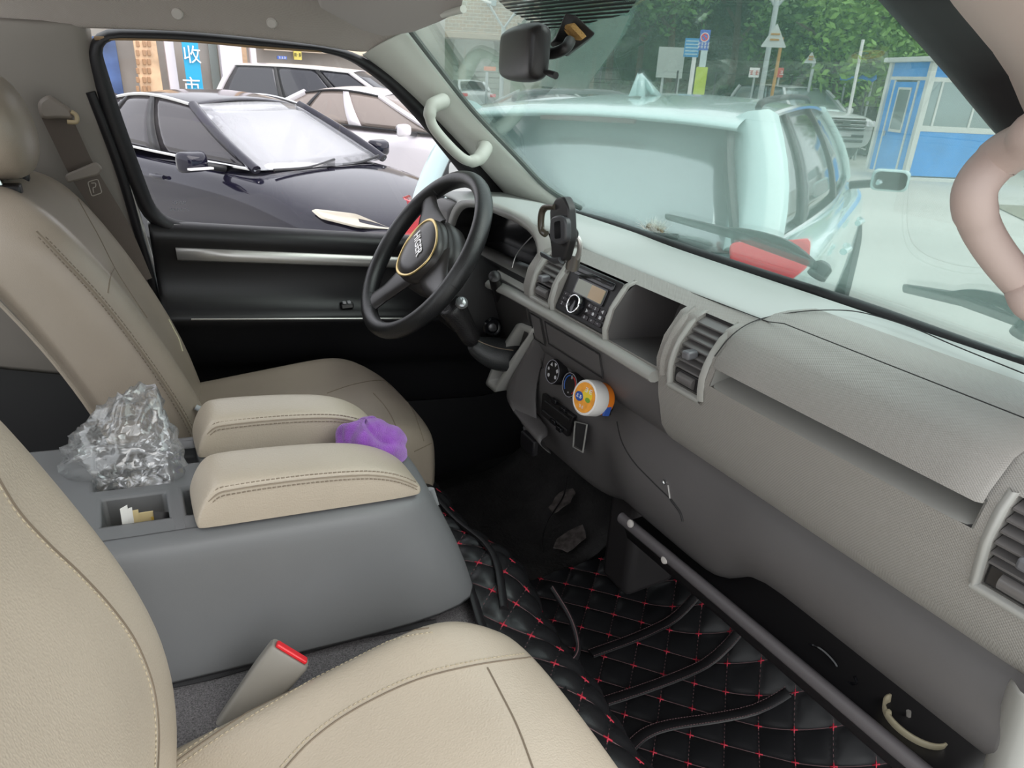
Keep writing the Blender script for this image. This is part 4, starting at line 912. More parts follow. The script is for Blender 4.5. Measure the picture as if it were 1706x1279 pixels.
for n in nt.nodes:
    if n.bl_idname in ('ShaderNodeBsdfGlossy', 'ShaderNodeFresnel'): nt.links.new(bp_.outputs[0], n.inputs['Normal'])
grid('plastic_bag', rows, bgm, None, cv=True, label='crumpled clear plastic bag lying on the rear of the console', cat='bag')
# purple towel
c = P(612, 748, y=-.030); rows = []
for i in range(25):
    a = math.pi/2*(1-i/24)*1.0; row = []
    for j in range(48):
        t = 2*math.pi*j/48; d = V((math.cos(a)*math.cos(t), math.cos(a)*math.sin(t), math.sin(a)))
        p = V((d.x*.046, d.y*.046, d.z*.052))*(1.04+.22*noise.noise(d*1.5+V((4, 2, 8)))+.04*noise.noise(d*3.2+V((1, 5, 2))))
        p *= 1-.10*math.exp(-((math.sin(t*1.5+d.z*3))/.25)**2)
        p += V((.012, -.004, -.006))*max(0, d.x)**2
        row.append(c+p)
    rows.append(row)
rows.append([V((p.x, p.y, c.z-.016)) for p in rows[-1]])
grid('towel', rows, PUR, None, cv=True, sub=1, label='crumpled purple microfibre towel stuffed between the armrests', cat='towel')
# business cards in the near bin
CARDW = mat('card_white', (.80, .79, .76), .5); CARDG = mat('card_gold', (.62, .50, .27), .45); CARDB = mat('card_black', (.03, .028, .03), .5)
for i, (px, m_, lab, w) in enumerate(((206, CARDW, 'white card at the left edge of the near console bin', .004), (212, CARDW, 'second white card in the near console bin', .005), (219, CARDG, 'gold card edge beside the white cards in the near console bin', .007), (234, CARDG, 'wide gold card with black printed band in the near console bin', .0135), (268, mat('card_ochre', (.55, .36, .06), .5), 'ochre card lying at the right of the near console bin', .011))):
    a = P(px, 882, y=-.115+.004*i); zz = zt(-.05)-.085
    tp = P(px, 847+i*2 if i < 4 else 858, y=-.115+.004*i)
    lo = [V((a.x-w, a.y, zz)), V((a.x+w, a.y+.004, zz)), V((tp.x+w, tp.y+.006, tp.z-.002*i)), V((tp.x-w, tp.y, tp.z))]
    o = plate('business_card', lo, V((.0, .0012, 0)), m_, None, label=lab, cat='card', group='cards in the console bin')
    if i == 3:
        mk('black_band', [lo[1]+V((0, -.001, 0)), lo[1]+V((.020, .0, 0)), lo[2]+V((.017, 0, -.006)), lo[2]+V((0, -.001, 0))], [(0, 1, 2, 3)], CARDB, o, thick=.0008)
        strokes('card_print', 4, .005, CARDW, o, (lo[1]+lo[2])/2+V((.010, -.0018, .004)), V((-.1, 0, 1)), V((-1, .0, 0)))
plate('sticky_note', [P(*p, y=-.02) for p in ((346, 769), (378, 772), (352, 790), (344, 798))], V((.004, .006, -.003)), YEL, None, label='yellow paper slip showing between the two armrests', cat='note')
# rear view mirror on the windshield
rm = thing('rear_view_mirror', 'black rear view mirror on a stalk fixed to the windshield', 'mirror', P(885, 130, x=.50))
mc = P(888, 88, x=.505); ml_ = (mc-CAM); ml_.z = 0; ml_ = (ml_.normalized()*.55+V((0, 1, 0))*.45).normalized(); mx_ = V((ml_.y, -ml_.x, 0)); mz_ = V((.02, 0, 1))
q = lambda o, w, h, dx=0: rrect(mc+ml_*o+mx_*dx, mx_, mz_, w, h, .014)
grid('mirror_housing', [q(-.045, .010, .028), q(-.040, .0145, .033), q(.0, .0165, .037), q(.10, .0165, .037), q(.17, .015, .034), q(.178, .010, .028)], BLK, rm, cv=True, caps=True, sub=1, auto=60)
tube('mirror_stalk', spl([P(905, 90, x=.525), P(925, 88, x=.53), P(942, 80, x=.535), P(950, 68, x=.545)], 5), .0075, BLK, rm, n=12)
mp = [wpl(*p, o=.004) for p in ((945, 17), (962, 20), (996, 52), (985, 64), (966, 64), (940, 42))]
mq = [wpl(*p, o=.030) for p in ((948, 40), (962, 42), (972, 60), (968, 68), (952, 64), (938, 46))]
grid('mirror_mount', [mp, [lerp(a, b, .5) for a, b in zip(mp, mq)], mq], BLK, rm, cv=True, caps=True, bev=.002, auto=40)
mt_ = spl([P(938, 44, x=.556), P(948, 42, x=.553), P(958, 52, x=.553), P(970, 66, x=.556), P(957, 66, x=.552), P(944, 56, x=.552)], 3, True)
plate('foam_pad', mt_, V((.006, 0, .004)), mat('tan_foam', (.52, .30, .10), .9, bump=('noise', 400, 1, .003)), rm)
tube('dip_lever', [P(905, 119, x=.50), P(915, 122, x=.50), P(926, 126, x=.50)], [.002, .004, .0045], BLK, rm, n=8)
# sun visor
vl = [P(525, -25, y=.47), P(533, 16, y=.50), P(600, 51, y=.54), P(640, 62, y=.54), P(690, 55, y=.44), P(735, 38, y=.32), P(768, 22, y=.22), P(778, -20, y=.18)]
vz = thing('sun_visor', 'grey fabric sun visor folded up above the driver', 'sun visor', vl[3])
plate('visor_board', vl, V((-.005, 0, .018)), mat('visor_fabric', (.46, .43, .41), .8, bump=('noise', 800, .2, .0006)), vz, bev=.006, bsegs=3)
tube('visor_pivot', [P(738, 24, y=.30), P(772, 15, y=.21)], .006, PILA, vz, n=10)
# grab handles
def handle(label, pts, r, mt, feet):
    g = thing('grab_handle', label, 'handle', pts[-1])
    tube('grip', spl(pts, 6), r, mt, g, n=14)
    for p, n in feet: 
        f_ = [p-V(n)*.012, p+V(n)*.004, p+V(n)*.010]; tube('handle_foot', f_, [.019, .018, .013], mt, g, n=16)
HM = mat('handle_grey', (.47, .48, .43), .42)
a0, a1 = P(735, 172, y=.592), P(806, 248, y=.592)
hpts = [a0+V((.01, .025, 0)), a0+V((0, -.005, .004)), P(718, 180, y=.565), P(720, 208, y=.558), P(748, 243, y=.552), P(775, 266, y=.552), P(795, 266, y=.560), a1+V((0, -.008, 0)), a1+V((.01, .025, 0))]
handle('pale grey grab handle on the driver side A pillar', hpts, [.017]*7+[.0165]*5+[.014]*4+[.0115]*17+[.014]*4+[.0165]*5+[.017]*7, HM, [])
h2 = [PR[4][1]+V((-.02, -.03, 0)), P(1745, 225, y=-.68), P(1712, 238, y=-.665), P(1668, 262, y=-.645), P(1632, 300, y=-.64), P(1622, 335, y=-.64), P(1634, 380, y=-.64), P(1662, 425, y=-.645), P(1700, 470, y=-.655), P(1750, 520, y=-.68), PR[6][1]+V((-.015, -.03, .03))]
handle('pinkish beige grab handle in front of the windshield at the right edge', h2, [.017]*8+[.0165]*12+[.0155]*14+[.0145]*40, mat('handle_pink', (.50, .39, .355), .5, bump=('noise', 600, .15, .0006)), [])
# beige cup holder in the shelf
ch = thing('cup_holder', 'beige plastic cup holder cup in the open shelf at lower right', 'cup holder', P(1520, 1250, x=.735))
cc = P(1522, 1208, x=.765); rows = []
for h_, s_ in ((-.022, .74), (-.014, .90), (.002, .98), (.012, 1.02)):
    rows.append([cc+V((-.030*s_*math.cos(t), -.040*s_*math.sin(t), h_)) for t in [-1.75+3.3*i/20 for i in range(21)]])
grid('cup_wall', rows, mat('cup_beige', (.50, .44, .30), .4), ch, thick=.003)
tube('cup_clip', spl([P(1478, 1198, x=.745), P(1477, 1186, x=.742), P(1482, 1184, x=.742), P(1483, 1196, x=.742), P(1490, 1204, x=.742)], 4), .0022, MATS['cup_beige'], ch, n=6)
tube('cup_clip', [P(1513, 1200, x=.77), P(1514, 1184, x=.77)], .003, mat('clip_dim', (.3, .28, .26), .5), ch, n=6)
# tuft of fluff by the windshield
ft_ = []; c = P(1090, 384, z=.846)
for i in range(170):
    d = V((random.gauss(0, .5), random.gauss(0, .8), abs(random.gauss(.5, .5)))).normalized(); L = random.uniform(.012, .030)
    s = c+V((random.uniform(-.012, .012), random.uniform(-.022, .022), 0)); ft_.append(tubegeo([s, s+d*L*.5+V((0, 0, .003)), s+d*L], [.0006, .0004, .0001], 3))
a, b = merge(ft_); ff = thing('feather_tuft', 'frayed whitish feather tuft lying where dash meets windshield', 'tuft', c)
mk('hairs', a, b, mat('fluff_white', (.72, .70, .66), .8), ff, kind='stuff')
tube('tuft_stem', spl([c+V((.0, .02, .004)), c+V((0, 0, .006)), c+V((-.004, -.030, .004))], 4), [.006]*5+[.003]*4, mat('tuft_brown', (.22, .16, .09), .8), ff, n=8)
# ================================================================ OUTSIDE
GZ = -.64
gm = mat('concrete_ground', (.46, .46, .43), .85, bump=('noise', 6, .3, .02), var=(.35, .14))
mk('ground', [(-60, -60, GZ), (120, -60, GZ), (120, 120, GZ), (-60, 120, GZ)], [(0, 1, 2, 3)], gm, None, smooth=False, thick=.1, kind='structure', label='pale concrete yard around the parked vehicles')
ground_strip = mk('trim_5', [(8.5, 1, GZ+.012), (13.8, 6.2, GZ+.012), (30, -2, GZ+.012), (22, -10, GZ+.012)], [(0, 1, 2, 3)], mat('yellowish_ground', (.44, .41, .31), .85, var=(.5, .1)), None, thick=.01, kind='structure', label='yellowish strip of ground crossing the yard near the booth')  # yellower flat strip laid over the ground near the booth
def carglass(name, col, metal=.35, rough=.06): return mat(name, col, rough, metal, .9)
TYRE = mat('tyre', (.015, .015, .016), .7); CHRM = mat('car_chrome', (.75, .75, .76), .15, 1); CBLK = mat('car_black_trim', (.02, .02, .022), .4)
def car(name, label, loc, head, sp, paint, gm, roll=0, pitch=0):
    r = thing(name, label, sp.get('cat', 'car'), loc, 0, sp.get('group'), local=True); r.rotation_euler = (roll, pitch, head)
    W_ = sp['w']; rows = []
    for x, w, zb, zs, zc in sp['st']:
        h = [(0, zb), (.8*w, zb), (.965*w, zb+.10), (w, zb+.30), (w*1.0, zs-.20), (w*.985, zs-.08), (w*.93, zs), (w*.72, lerp(zs, zc, .65)), (w*.35, lerp(zs, zc, .95)), (0, zc)]
        rows.append([V((x, y, z)) for y, z in h]+[V((x, -y, z)) for y, z in h[-2:0:-1]])
    grid('body', rows, paint, r, cv=True, caps=True, sub=2)
    b0, b1, r0, r1 = sp['wb'], sp['rb'], sp['rf'], sp['rr']           # windshield base, rear glass base, roof front, roof rear : (x, halfw, z)
    def bel(s, sg): return V((lerp(b0[0], b1[0], s), sg*(lerp(b0[1], b1[1], s)+sp.get('bb', .05)*math.sin(math.pi*s)), lerp(b0[2], b1[2], s)+sp.get('bd', 0)*math.sin(math.pi*s)))
    def rai(s, sg): return V((lerp(r0[0], r1[0], s), sg*(lerp(r0[1], r1[1], s)+.03*math.sin(math.pi*s)), lerp(r0[2], r1[2], s)+sp.get('rc', .05)*math.sin(math.pi*s)))
    def side(s, t, sg, o=0):
        a, b = bel(s, sg), rai(s, sg); p = lerp(a, b, t); p.y += sg*(.035*math.sin(math.pi*t)+o); return p
    # panes
    def patch(nm, f, mt_, nu=8, nv=6, **k): return grid(nm, [[f(i/nu, j/nv) for j in range(nv+1)] for i in range(nu+1)], mt_, r, thick=.006, **k)
    def wsf(a, b, bul):
        def f(u, v):
            y = 2*u-1; p = lerp(V((a[0], a[1]*y, a[2])), V((b[0], b[1]*y, b[2])), v); p.x += bul*(1-y*y)*(1-.4*v); p.z += .03*(1-y*y)*v; return p
        return f
    patch('windshield', wsf(b0, r0, .14), sp.get('wsm', gm)); patch('rear_window', wsf(b1, r1, -.10), sp.get('rwm', gm))
    for sg in (-1, 1):
        for s0, s1 in sp['panes']: patch('side_window', lambda u, v: side(lerp(s0, s1, u), v, sg), gm)
        # pillars
        for s, wd, m_ in sp['pil']:
            A = [side(s-wd/2, t/6, sg, .012) for t in range(7)]; B = [side(s+wd/2, t/6, sg, .012) for t in range(7)]
            grid('pillar', [A, B], m_ or paint, r, thick=.02)
        for s, rr_ in ((0, .035), (1, sp.get('cw', .05))): tube('pillar', [side(s, t/6, sg, .0) for t in range(7)], [(rr_, rr_*1.2)]*7, paint, r, n=8, flat=(1, 0, 0))
        tube('window_trim', [side(s/12, 1, sg, .01) for s in range(13)], .014, sp.get('tr', CHRM), r, n=6)
        tube('belt_trim', [bel(s/12, sg)+V((0, sg*.012, 0)) for s in range(13)], .012, sp.get('tr', CHRM), r, n=6)
        # mirror
        mx = sp['mir']; c = V((mx[0], sg*mx[1], mx[2])); 
        q = lambda o, w, h: rrect(c+V((o, 0, 0)), (0, 1, 0), (0, 0, 1), w, h, .04)
        grid('door_mirror', [q(.09, .05, .035), q(.06, .10, .07), q(-.02, .12, .08), q(-.05, .115, .075)], paint, r, cv=True, caps=True, sub=1)
        plate('mirror_glass', q(-.052, .10, .062), V((-.004, 0, 0)), MATS['mirror_silver'], r)
        tube('mirror_foot', [c+V((.02, -sg*.08, -.03)), c+V((.05, -sg*.24, -.06))], .03, CBLK, r, n=8)
        # wheels
        for wx in sp['wh']:
            rw_ = sp.get('rw', .32); c = V((wx, sg*(W_-.10), rw_))
            lathe('wheel', [(rw_*.55, -.10), (rw_, -.10), (rw_*1.02, 0), (rw_, .09), (rw_*.70, .11)], c, (0, sg, 0), TYRE, r, n=24)
            lathe('rim', [(rw_*.70, .06), (rw_*.66, .10), (rw_*.2, .07), (.01, .08)], c, (0, sg, 0), CHRM, r, n=20, caps=False)
        # door handles, lamps
        for hx_ in sp.get('dh', ()): tube('door_handle', [V((hx_-.09, sg*(W_+.012), sp['dhz'])), V((hx_, sg*(W_+.03), sp['dhz'])), V((hx_+.09, sg*(W_+.012), sp['dhz']))], .018, paint, r, n=8)
        for nm, pts, dv, m_ in sp.get('lamps', ()): plate(nm, roundpoly([V((p[0], sg*p[1], p[2])) for p in pts], .03, 3), V(dv), m_, r, bev=.01)
    # roof
    rows = []
    for i in range(11):
        s = i/10; a, b = rai(s, 1), rai(s, -1)
        rows.append([lerp(a, b, j/8)+V((0, 0, .05*(1-(2*j/8-1)**2)+(0 if 0 < j < 8 else -.01))) for j in range(9)])
    grid('roof', rows, paint, r, sub=1, thick=.03)
    return r, side, bel, rai
# --- dark blue black sedan outside the driver window
navy = mat('navy_paint', (.010, .009, .020), .10, coat=.35, spec=.4)
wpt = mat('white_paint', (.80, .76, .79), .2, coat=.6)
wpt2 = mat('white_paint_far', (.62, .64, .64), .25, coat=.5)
teal = mat('pale_teal_paint', (.50, .66, .65), .22, coat=.8)
HLM = mat('headlamp_clear', (.62, .57, .47), .1, .2); TLM = mat('taillamp_red', (.72, .012, .03), .15, coat=.7); TLW = mat('lamp_white', (.6, .6, .62), .12, .3)
SED = dict(w=.87, st=[(2.33, .30, .30, .50, .56), (2.27, .62, .24, .60, .68), (2.12, .78, .20, .68, .76), (1.8, .855, .18, .77, .86), (1.35, .87, .17, .86, .95), (1.0, .87, .17, .92, .99), (.4, .87, .17, .95, .97), (-.5, .87, .17, .97, .98), (-1.3, .87, .17, .99, 1.02), (-1.75, .86, .19, .99, 1.09), (-2.2, .78, .25, .95, 1.06), (-2.3, .5, .35, .75, .85)],
    wb=(1.05, .70, .985), rf=(.12, .55, 1.395), rr=(-1.05, .55, 1.39), rb=(-1.72, .66, 1.06), bb=.09, rc=.055, panes=((.03, .41), (.45, .76), (.78, .96)), pil=((.43, .05, CBLK), (.77, .03, CBLK)),
    mir=(.70, 1.0, 1.03), wh=(1.40, -1.32), dh=(.0, -.95), dhz=.84, cat='car',
    lamps=(('headlight', ((2.20, .46, .66), (2.10, .70, .70), (1.86, .815, .745), (1.74, .80, .79), (1.98, .62, .765)), (.025, .01, .012), HLM),))
c1, s1_, b1_, _ = car('sedan', 'dark navy sedan with bright windshield parked right outside the driver window', (1.05, 6.1, -.62), math.radians(-62), SED, navy, carglass('smoke_glass', (.06, .055, .06), .25))
grid('pale_backing', [[lerp(V((1.02, .62*y, .99)), V((.16, .50*y, 1.36)), v)+V((.12*(1-y*y)-.02, 0, -.01)) for y in (-1, -.5, 0, .5, 1)] for v in (0, .35, .7, 1)], mat('backing_pale', (.85, .85, .86), .5, 0), c1, thick=.005)  # pale sheet added behind the glass to turn the windshield whitish
for y0, y1 in ((-.60, .05), (-.05, .58)): tube('wiper', spl([V((1.13, y0, .985)), V((1.16, lerp(y0, y1, .5), .985)), V((1.10, y1, 1.02))], 4), .012, CBLK, c1, n=6)
for m_ in c1.children:
    if m_.name.startswith('windshield'): m_.data.materials[0] = glass('sedan_windshield', (.97, .97, .98), .15)
plate('mirror_signal', [V((.78, -1.10, .985)), V((.80, -.92, .985)), V((.80, -.92, 1.0)), V((.78, -1.10, 1.0))], V((.04, 0, 0)), WHT, c1)
# --- white sedan behind it
SED2 = dict(SED); SED2['lamps'] = (); SED2['pil'] = ((.43, .07, None), (.77, .03, CBLK)); SED2['tr'] = CBLK 
c2, *_ = car('sedan', 'white sedan parked just behind the navy one', (3.55, 9.2, -.62), math.radians(-48), SED2, wpt, carglass('bronze_glass', (.30, .25, .22), .3))
# --- white people carrier further back
MPV = dict(w=.93, st=[(2.4, .5, .3, .7, .8), (2.3, .8, .25, .85, .95), (1.9, .91, .2, .98, 1.05), (1.3, .93, .2, 1.02, 1.08), (.5, .93, .2, 1.04, 1.06), (-1.5, .93, .2, 1.06, 1.08), (-2.2, .91, .22, 1.06, 1.08), (-2.4, .8, .3, .9, 1.0)],
    wb=(1.35, .76, 1.06), rf=(.35, .64, 1.62), rr=(-1.95, .62, 1.66), rb=(-2.3, .72, 1.10), bb=.05, rc=.03, panes=((.03, .26), (.30, .62), (.64, .97)), pil=((.28, .035, CBLK), (.63, .02, CBLK)), mir=(1.0, 1.05, 1.12), wh=(1.5, -1.5), rw=.35, cat='car')
car('minivan', 'white minivan with dark windows behind the two sedans', (4.1, 13.4, -.60), math.radians(-38), MPV, wpt, carglass('night_glass', (.035, .037, .045), .3))
# --- pale teal SUV straight ahead
SUV = dict(w=.94, st=[(2.3, .5, .35, .75, .85), (2.2, .78, .28, .88, .98), (1.8, .90, .24, .98, 1.08), (1.2, .925, .24, 1.03, 1.12), (.5, .925, .24, 1.04, 1.08), (-.5, .925, .24, 1.07, 1.08), (-1.4, .925, .24, 1.10, 1.11), (-1.9, .90, .26, 1.10, 1.10), (-2.22, .86, .30, 1.12, 1.14), (-2.32, .72, .38, 1.02, 1.06)],
    wb=(1.15, .76, 1.09), rf=(.30, .60, 1.58), rr=(-1.93, .585, 1.575), rb=(-2.22, .70, 1.10), bb=.075, bd=.0, rc=.045, panes=((.03, .38), (.42, .72), (.76, .93)), pil=((.40, .035, CBLK), (.74, .035, CBLK)), cw=.085,
    mir=(.86, 1.06, 1.12), wh=(1.38, -1.30), rw=.36, dh=(.05, -.95), dhz=.93, cat='suv',
    lamps=(('tail_light', ((-2.30, .64, 1.15), (-2.31, .67, 1.02), (-2.25, .83, .99), (-2.08, .895, 1.05), (-2.07, .885, 1.16), (-2.23, .82, 1.17)), (-.03, 0, .012), TLM), ('tail_lamp_lens', ((-2.33, .60, 1.04), (-2.33, .62, .92), (-2.25, .86, .90), (-2.25, .86, 1.01)), (-.012, 0, 0), TLW)))
c3, s3, b3, r3 = car('suv', 'pale teal suv parked close in front of the windshield', (3.585, 2.811, -.604), math.radians(33.2), SUV, teal, carglass('suv_glass', (.03, .035, .035), .08), roll=-.027)
c3.scale = (1, 1.09, 1)
for m_ in c3.children:
    if m_.name.startswith('rear_window'): m_.data.materials[0] = carglass('suv_rear_glass', (.36, .40, .41), .55, .09)
# spoiler, high stop lamp, fin, roof rails, wiper, pillars
rows = [[V((x, .60*y*(1-.03*abs(y)), z-.035*y*y)) for y in (-1, -.95, -.6, 0, .6, .95, 1)] for x, z in ((-1.80, 1.645), (-1.98, 1.632), (-2.14, 1.605), (-2.155, 1.590), (-2.12, 1.575), (-1.95, 1.575))]
grid('spoiler', rows, teal, c3, sub=1)
box('stop_lamp', (-2.125, 0, 1.572), (.012, .20, .014), mat('stop_smoke', (.16, .10, .10), .2), c3, bev=.005)
rows = [[V((-1.35+dx-.0, y*w, z)) for y in (-1, 0, 1)] for dx, w, z in ((.10, .018, 1.660), (.0, .030, 1.70), (-.08, .028, 1.755), (-.12, .022, 1.755), (-.13, .02, 1.655))]
grid('shark_fin', [[V((-1.30, 0, 1.66)), V((-1.40, 0, 1.715)), V((-1.47, 0, 1.735)), V((-1.50, 0, 1.735)), V((-1.51, 0, 1.66))], [V((-1.26, .04, 1.655)), V((-1.38, .028, 1.70)), V((-1.47, .012, 1.725)), V((-1.50, .012, 1.75)), V((-1.52, .035, 1.655))]], teal, c3, thick=.03, toff=0)
grid('shark_fin_side', [[V((-1.30, 0, 1.66)), V((-1.40, 0, 1.715)), V((-1.47, 0, 1.735)), V((-1.50, 0, 1.735)), V((-1.51, 0, 1.66))], [V((-1.26, -.04, 1.655)), V((-1.38, -.028, 1.70)), V((-1.47, -.012, 1.75)), V((-1.50, -.012, 1.75)), V((-1.52, -.035, 1.655))]], teal, c3, thick=.03, toff=0)
for sg in (-1, 1):
    tube('roof_rail', spl([V((-1.65, sg*.56, 1.625)), V((-1.55, sg*.565, 1.652)), V((-.9, sg*.57, 1.668)), V((-.2, sg*.565, 1.66)), V((.12, sg*.55, 1.62))], 6), .015, CBLK, c3, n=8)
    tube('glass_edge', spl([V((-2.245, sg*.66, 1.12)), V((-2.14, sg*.575, 1.40)), V((-2.06, sg*.54, 1.55))], 5), [(.02, .05)]*11, CBLK, c3, n=8, flat=(0, 1, 0))
    grid('rear_quarter', [[V((-2.235, sg*.69, 1.10)), V((-2.14, sg*.625, 1.35)), V((-2.04, sg*.575, 1.58))], [V((-2.12, sg*.79, 1.10)), V((-2.05, sg*.72, 1.35)), V((-1.98, sg*.60, 1.60))], [V((-1.90, sg*.80, 1.10)), V((-1.90, sg*.73, 1.35)), V((-1.85, sg*.61, 1.60))]], teal, c3, sub=1, thick=.02)
tube('rear_wiper', spl([V((-2.31, .05, 1.10)), V((-2.30, -.2, 1.13)), V((-2.28, -.45, 1.15))], 4), .014, CBLK, c3, n=6)
box('tailgate_strip', (-2.335, 0, .99), (.02, .52, .05), CBLK, c3, bev=.015)
box('parcel_shelf', (-1.75, 0, 1.10), (.40, .66, .02), CBLK, c3, bev=.01)
# --- white SUV by the trees
EXP = dict(w=.98, st=[(2.45, .82, .40, .95, 1.0), (2.4, .92, .32, 1.02, 1.08), (2.0, .97, .28, 1.08, 1.15), (1.3, .98, .26, 1.12, 1.18), (.5, .98, .26, 1.12, 1.15), (-1.5, .98, .26, 1.14, 1.16), (-2.3, .95, .3, 1.12, 1.14), (-2.45, .85, .4, 1.0, 1.05)],
    wb=(1.25, .80, 1.15), rf=(.45, .66, 1.66), rr=(-2.0, .64, 1.68), rb=(-2.35, .74, 1.15), bb=.06, rc=.04, panes=((.03, .30), (.33, .60), (.63, .96)), pil=((.315, .03, CBLK), (.615, .03, CBLK)), mir=(.98, 1.10, 1.18), wh=(1.5, -1.4), rw=.39, cat='suv',
    lamps=(('headlight', ((2.44, .60, .98), (2.44, .60, .86), (2.38, .93, .86), (2.30, .95, 1.0)), (.03, 0, 0), TLW),))
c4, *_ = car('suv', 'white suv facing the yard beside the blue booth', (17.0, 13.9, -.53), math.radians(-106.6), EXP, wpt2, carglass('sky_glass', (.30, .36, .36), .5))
box('grille', (2.46, 0, .90), (.03, .56, .15), CBLK, c4, bev=.02)
for z in (.80, .88, .98): box('grille_bar', (2.50, 0, z), (.015, .56, .022), CHRM, c4, bev=.006)
q = [V((2.52, .12*math.cos(t), .93+.05*math.sin(t))) for t in T[::4]]; plate('badge', q, V((.01, 0, 0)), CHRM, c4)
for z in (.62, .50): box('bumper_slot', (2.46, 0, z), (.02, .60, .035), CBLK, c4, bev=.01)
box('number_plate', (2.49, 0, .66), (.01, .22, .05), mat('plate_white', (.6, .6, .6), .4), c4, bev=.004)
# --- smaller cars in the distance
SM = dict(SED); SM['lamps'] = (('tail_light', ((-2.30, .50, .95), (-2.30, .50, .84), (-2.15, .80, .84), (-2.0, .83, .97)), (-.04, 0, 0), TLM),)
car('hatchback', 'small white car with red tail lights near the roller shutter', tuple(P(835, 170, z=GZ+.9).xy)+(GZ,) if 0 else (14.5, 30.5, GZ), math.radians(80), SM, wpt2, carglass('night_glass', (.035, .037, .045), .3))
car('sedan', 'grey sedan half hidden behind the teal suv roof', (10.2, 15.2, GZ), math.radians(-20), SED2, mat('grey_paint', (.20, .21, .20), .25, coat=.5), MATS['smoke_glass'])
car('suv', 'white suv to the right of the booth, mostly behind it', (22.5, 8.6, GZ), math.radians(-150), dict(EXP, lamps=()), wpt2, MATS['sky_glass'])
# --- blue and white guard booth
bt_ = thing('guard_booth', 'blue and white prefabricated guard booth with windows', 'booth', (15.5, 9.1, GZ))
O = V((15.5, 9.1, GZ)); d1 = V((.42, .907, 0)); d2 = V((.907, -.42, 0)); w1, w2, hh = 1.55, 2.35, 2.42; Z = V((0, 0, 1))
BL = mat('booth_blue', (.05, .30, .72), .45, var=(2, .12)); BW = mat('booth_white', (.62, .63, .60), .5); BG = mat('booth_glass', (.30, .36, .36), .08, .4)
def bp(a, b, z, o=0): return O+d1*a+d2*b+Z*z-(d1+d2)*0
def panel(nm, axis, a0, a1, z0, z1, m_, o=.0, th=.04, par=bt_):
    n = (-d2 if axis == 1 else -d1); g = lambda a, z: (bp(a, 0, z) if axis == 1 else bp(0, a, z))+n*o
    return plate(nm, [g(a0, z0), g(a1, z0), g(a1, z1), g(a0, z1)], -n*th, m_, par, bev=.004)
box('booth_core', O+d1*(w1/2)+d2*(w2/2)+Z*1.2, (w1/2-.05, w2/2-.05, 1.15), mat('booth_dark', (.18, .22, .22), .5), bt_, ax=(d1, d2, Z), bev=0)
for a, b in ((0, 0), (w1, 0), (0, w2), (w1, w2)): box('corner_post', bp(a, b, hh/2), (.06, .06, hh/2), BW, bt_, ax=(d1, d2, Z), bev=.008)
panel('wall_panel', 1, .06, w1-.06, 2.12, hh, BL); panel('wall_panel', 1, .06, .34, .06, 2.08, BL); panel('wall_panel', 1, 1.30, w1-.06, .06, 2.08, BL)
panel('frame_rail', 1, .0, w1, 2.06, 2.13, BW, .012); 
dd = panel('booth_door', 1, .40, 1.24, .08, 2.02, BL, .012); panel('door_frame', 1, .34, .40, .06, 2.05, BW, .02); panel('door_frame', 1, 1.24, 1.30, .06, 2.05, BW, .02)
panel('door_pane', 1, .58, 1.02, 1.02, 1.86, BG, .022, par=dd); panel('pane_frame', 1, .54, .58, .98, 1.90, BW, .03, par=dd); panel('pane_frame', 1, 1.02, 1.06, .98, 1.90, BW, .03, par=dd)
panel('pane_frame', 1, .54, 1.06, .96, 1.02, BW, .03, par=dd); panel('pane_frame', 1, .54, 1.06, 1.86, 1.91, BW, .03, par=dd)
panel('door_handle', 1, 1.12, 1.18, .85, .97, CHRM, .05, par=dd)
panel('wall_panel', 2, .06, w2-.06, .10, 1.06, BL, 0); panel('wall_panel', 2, .06, w2-.06, 2.12, hh, BL, 0)
for z0, z1 in ((1.04, 1.16), (2.04, 2.13)): panel('frame_rail', 2, 0, w2, z0, z1, BW, .012)
for i in range(2): panel('window_pane', 2, .06+i*1.12, 1.14+i*1.12, 1.16, 2.05, BG, 0)
for a in (.06, .30, 1.14, 2.22): panel('window_bar', 2, a-.02, a+.03, 1.16, 2.05, BW, .02)
box('roof_slab', O+d1*(w1/2)+d2*(w2/2)+Z*(hh+.05), (w1/2+.16, w2/2+.16, .05), BW, bt_, ax=(d1, d2, Z), bev=.015)
box('floor_slab', O+d1*(w1/2)+d2*(w2/2)+Z*.03, (w1/2+.04, w2/2+.04, .04), BW, bt_, ax=(d1, d2, Z), bev=.01)
lathe('warning_beacon', [(.08, 0), (.08, .08)], bp(.1, .1, hh+.10), (0, 0, 1), YEL, bt_, n=14); lathe('beacon_dome', [(.075, .08), (.075, .2), (.05, .25), (.01, .26)], bp(.1, .1, hh+.10), (0, 0, 1), REDP, bt_, n=14)
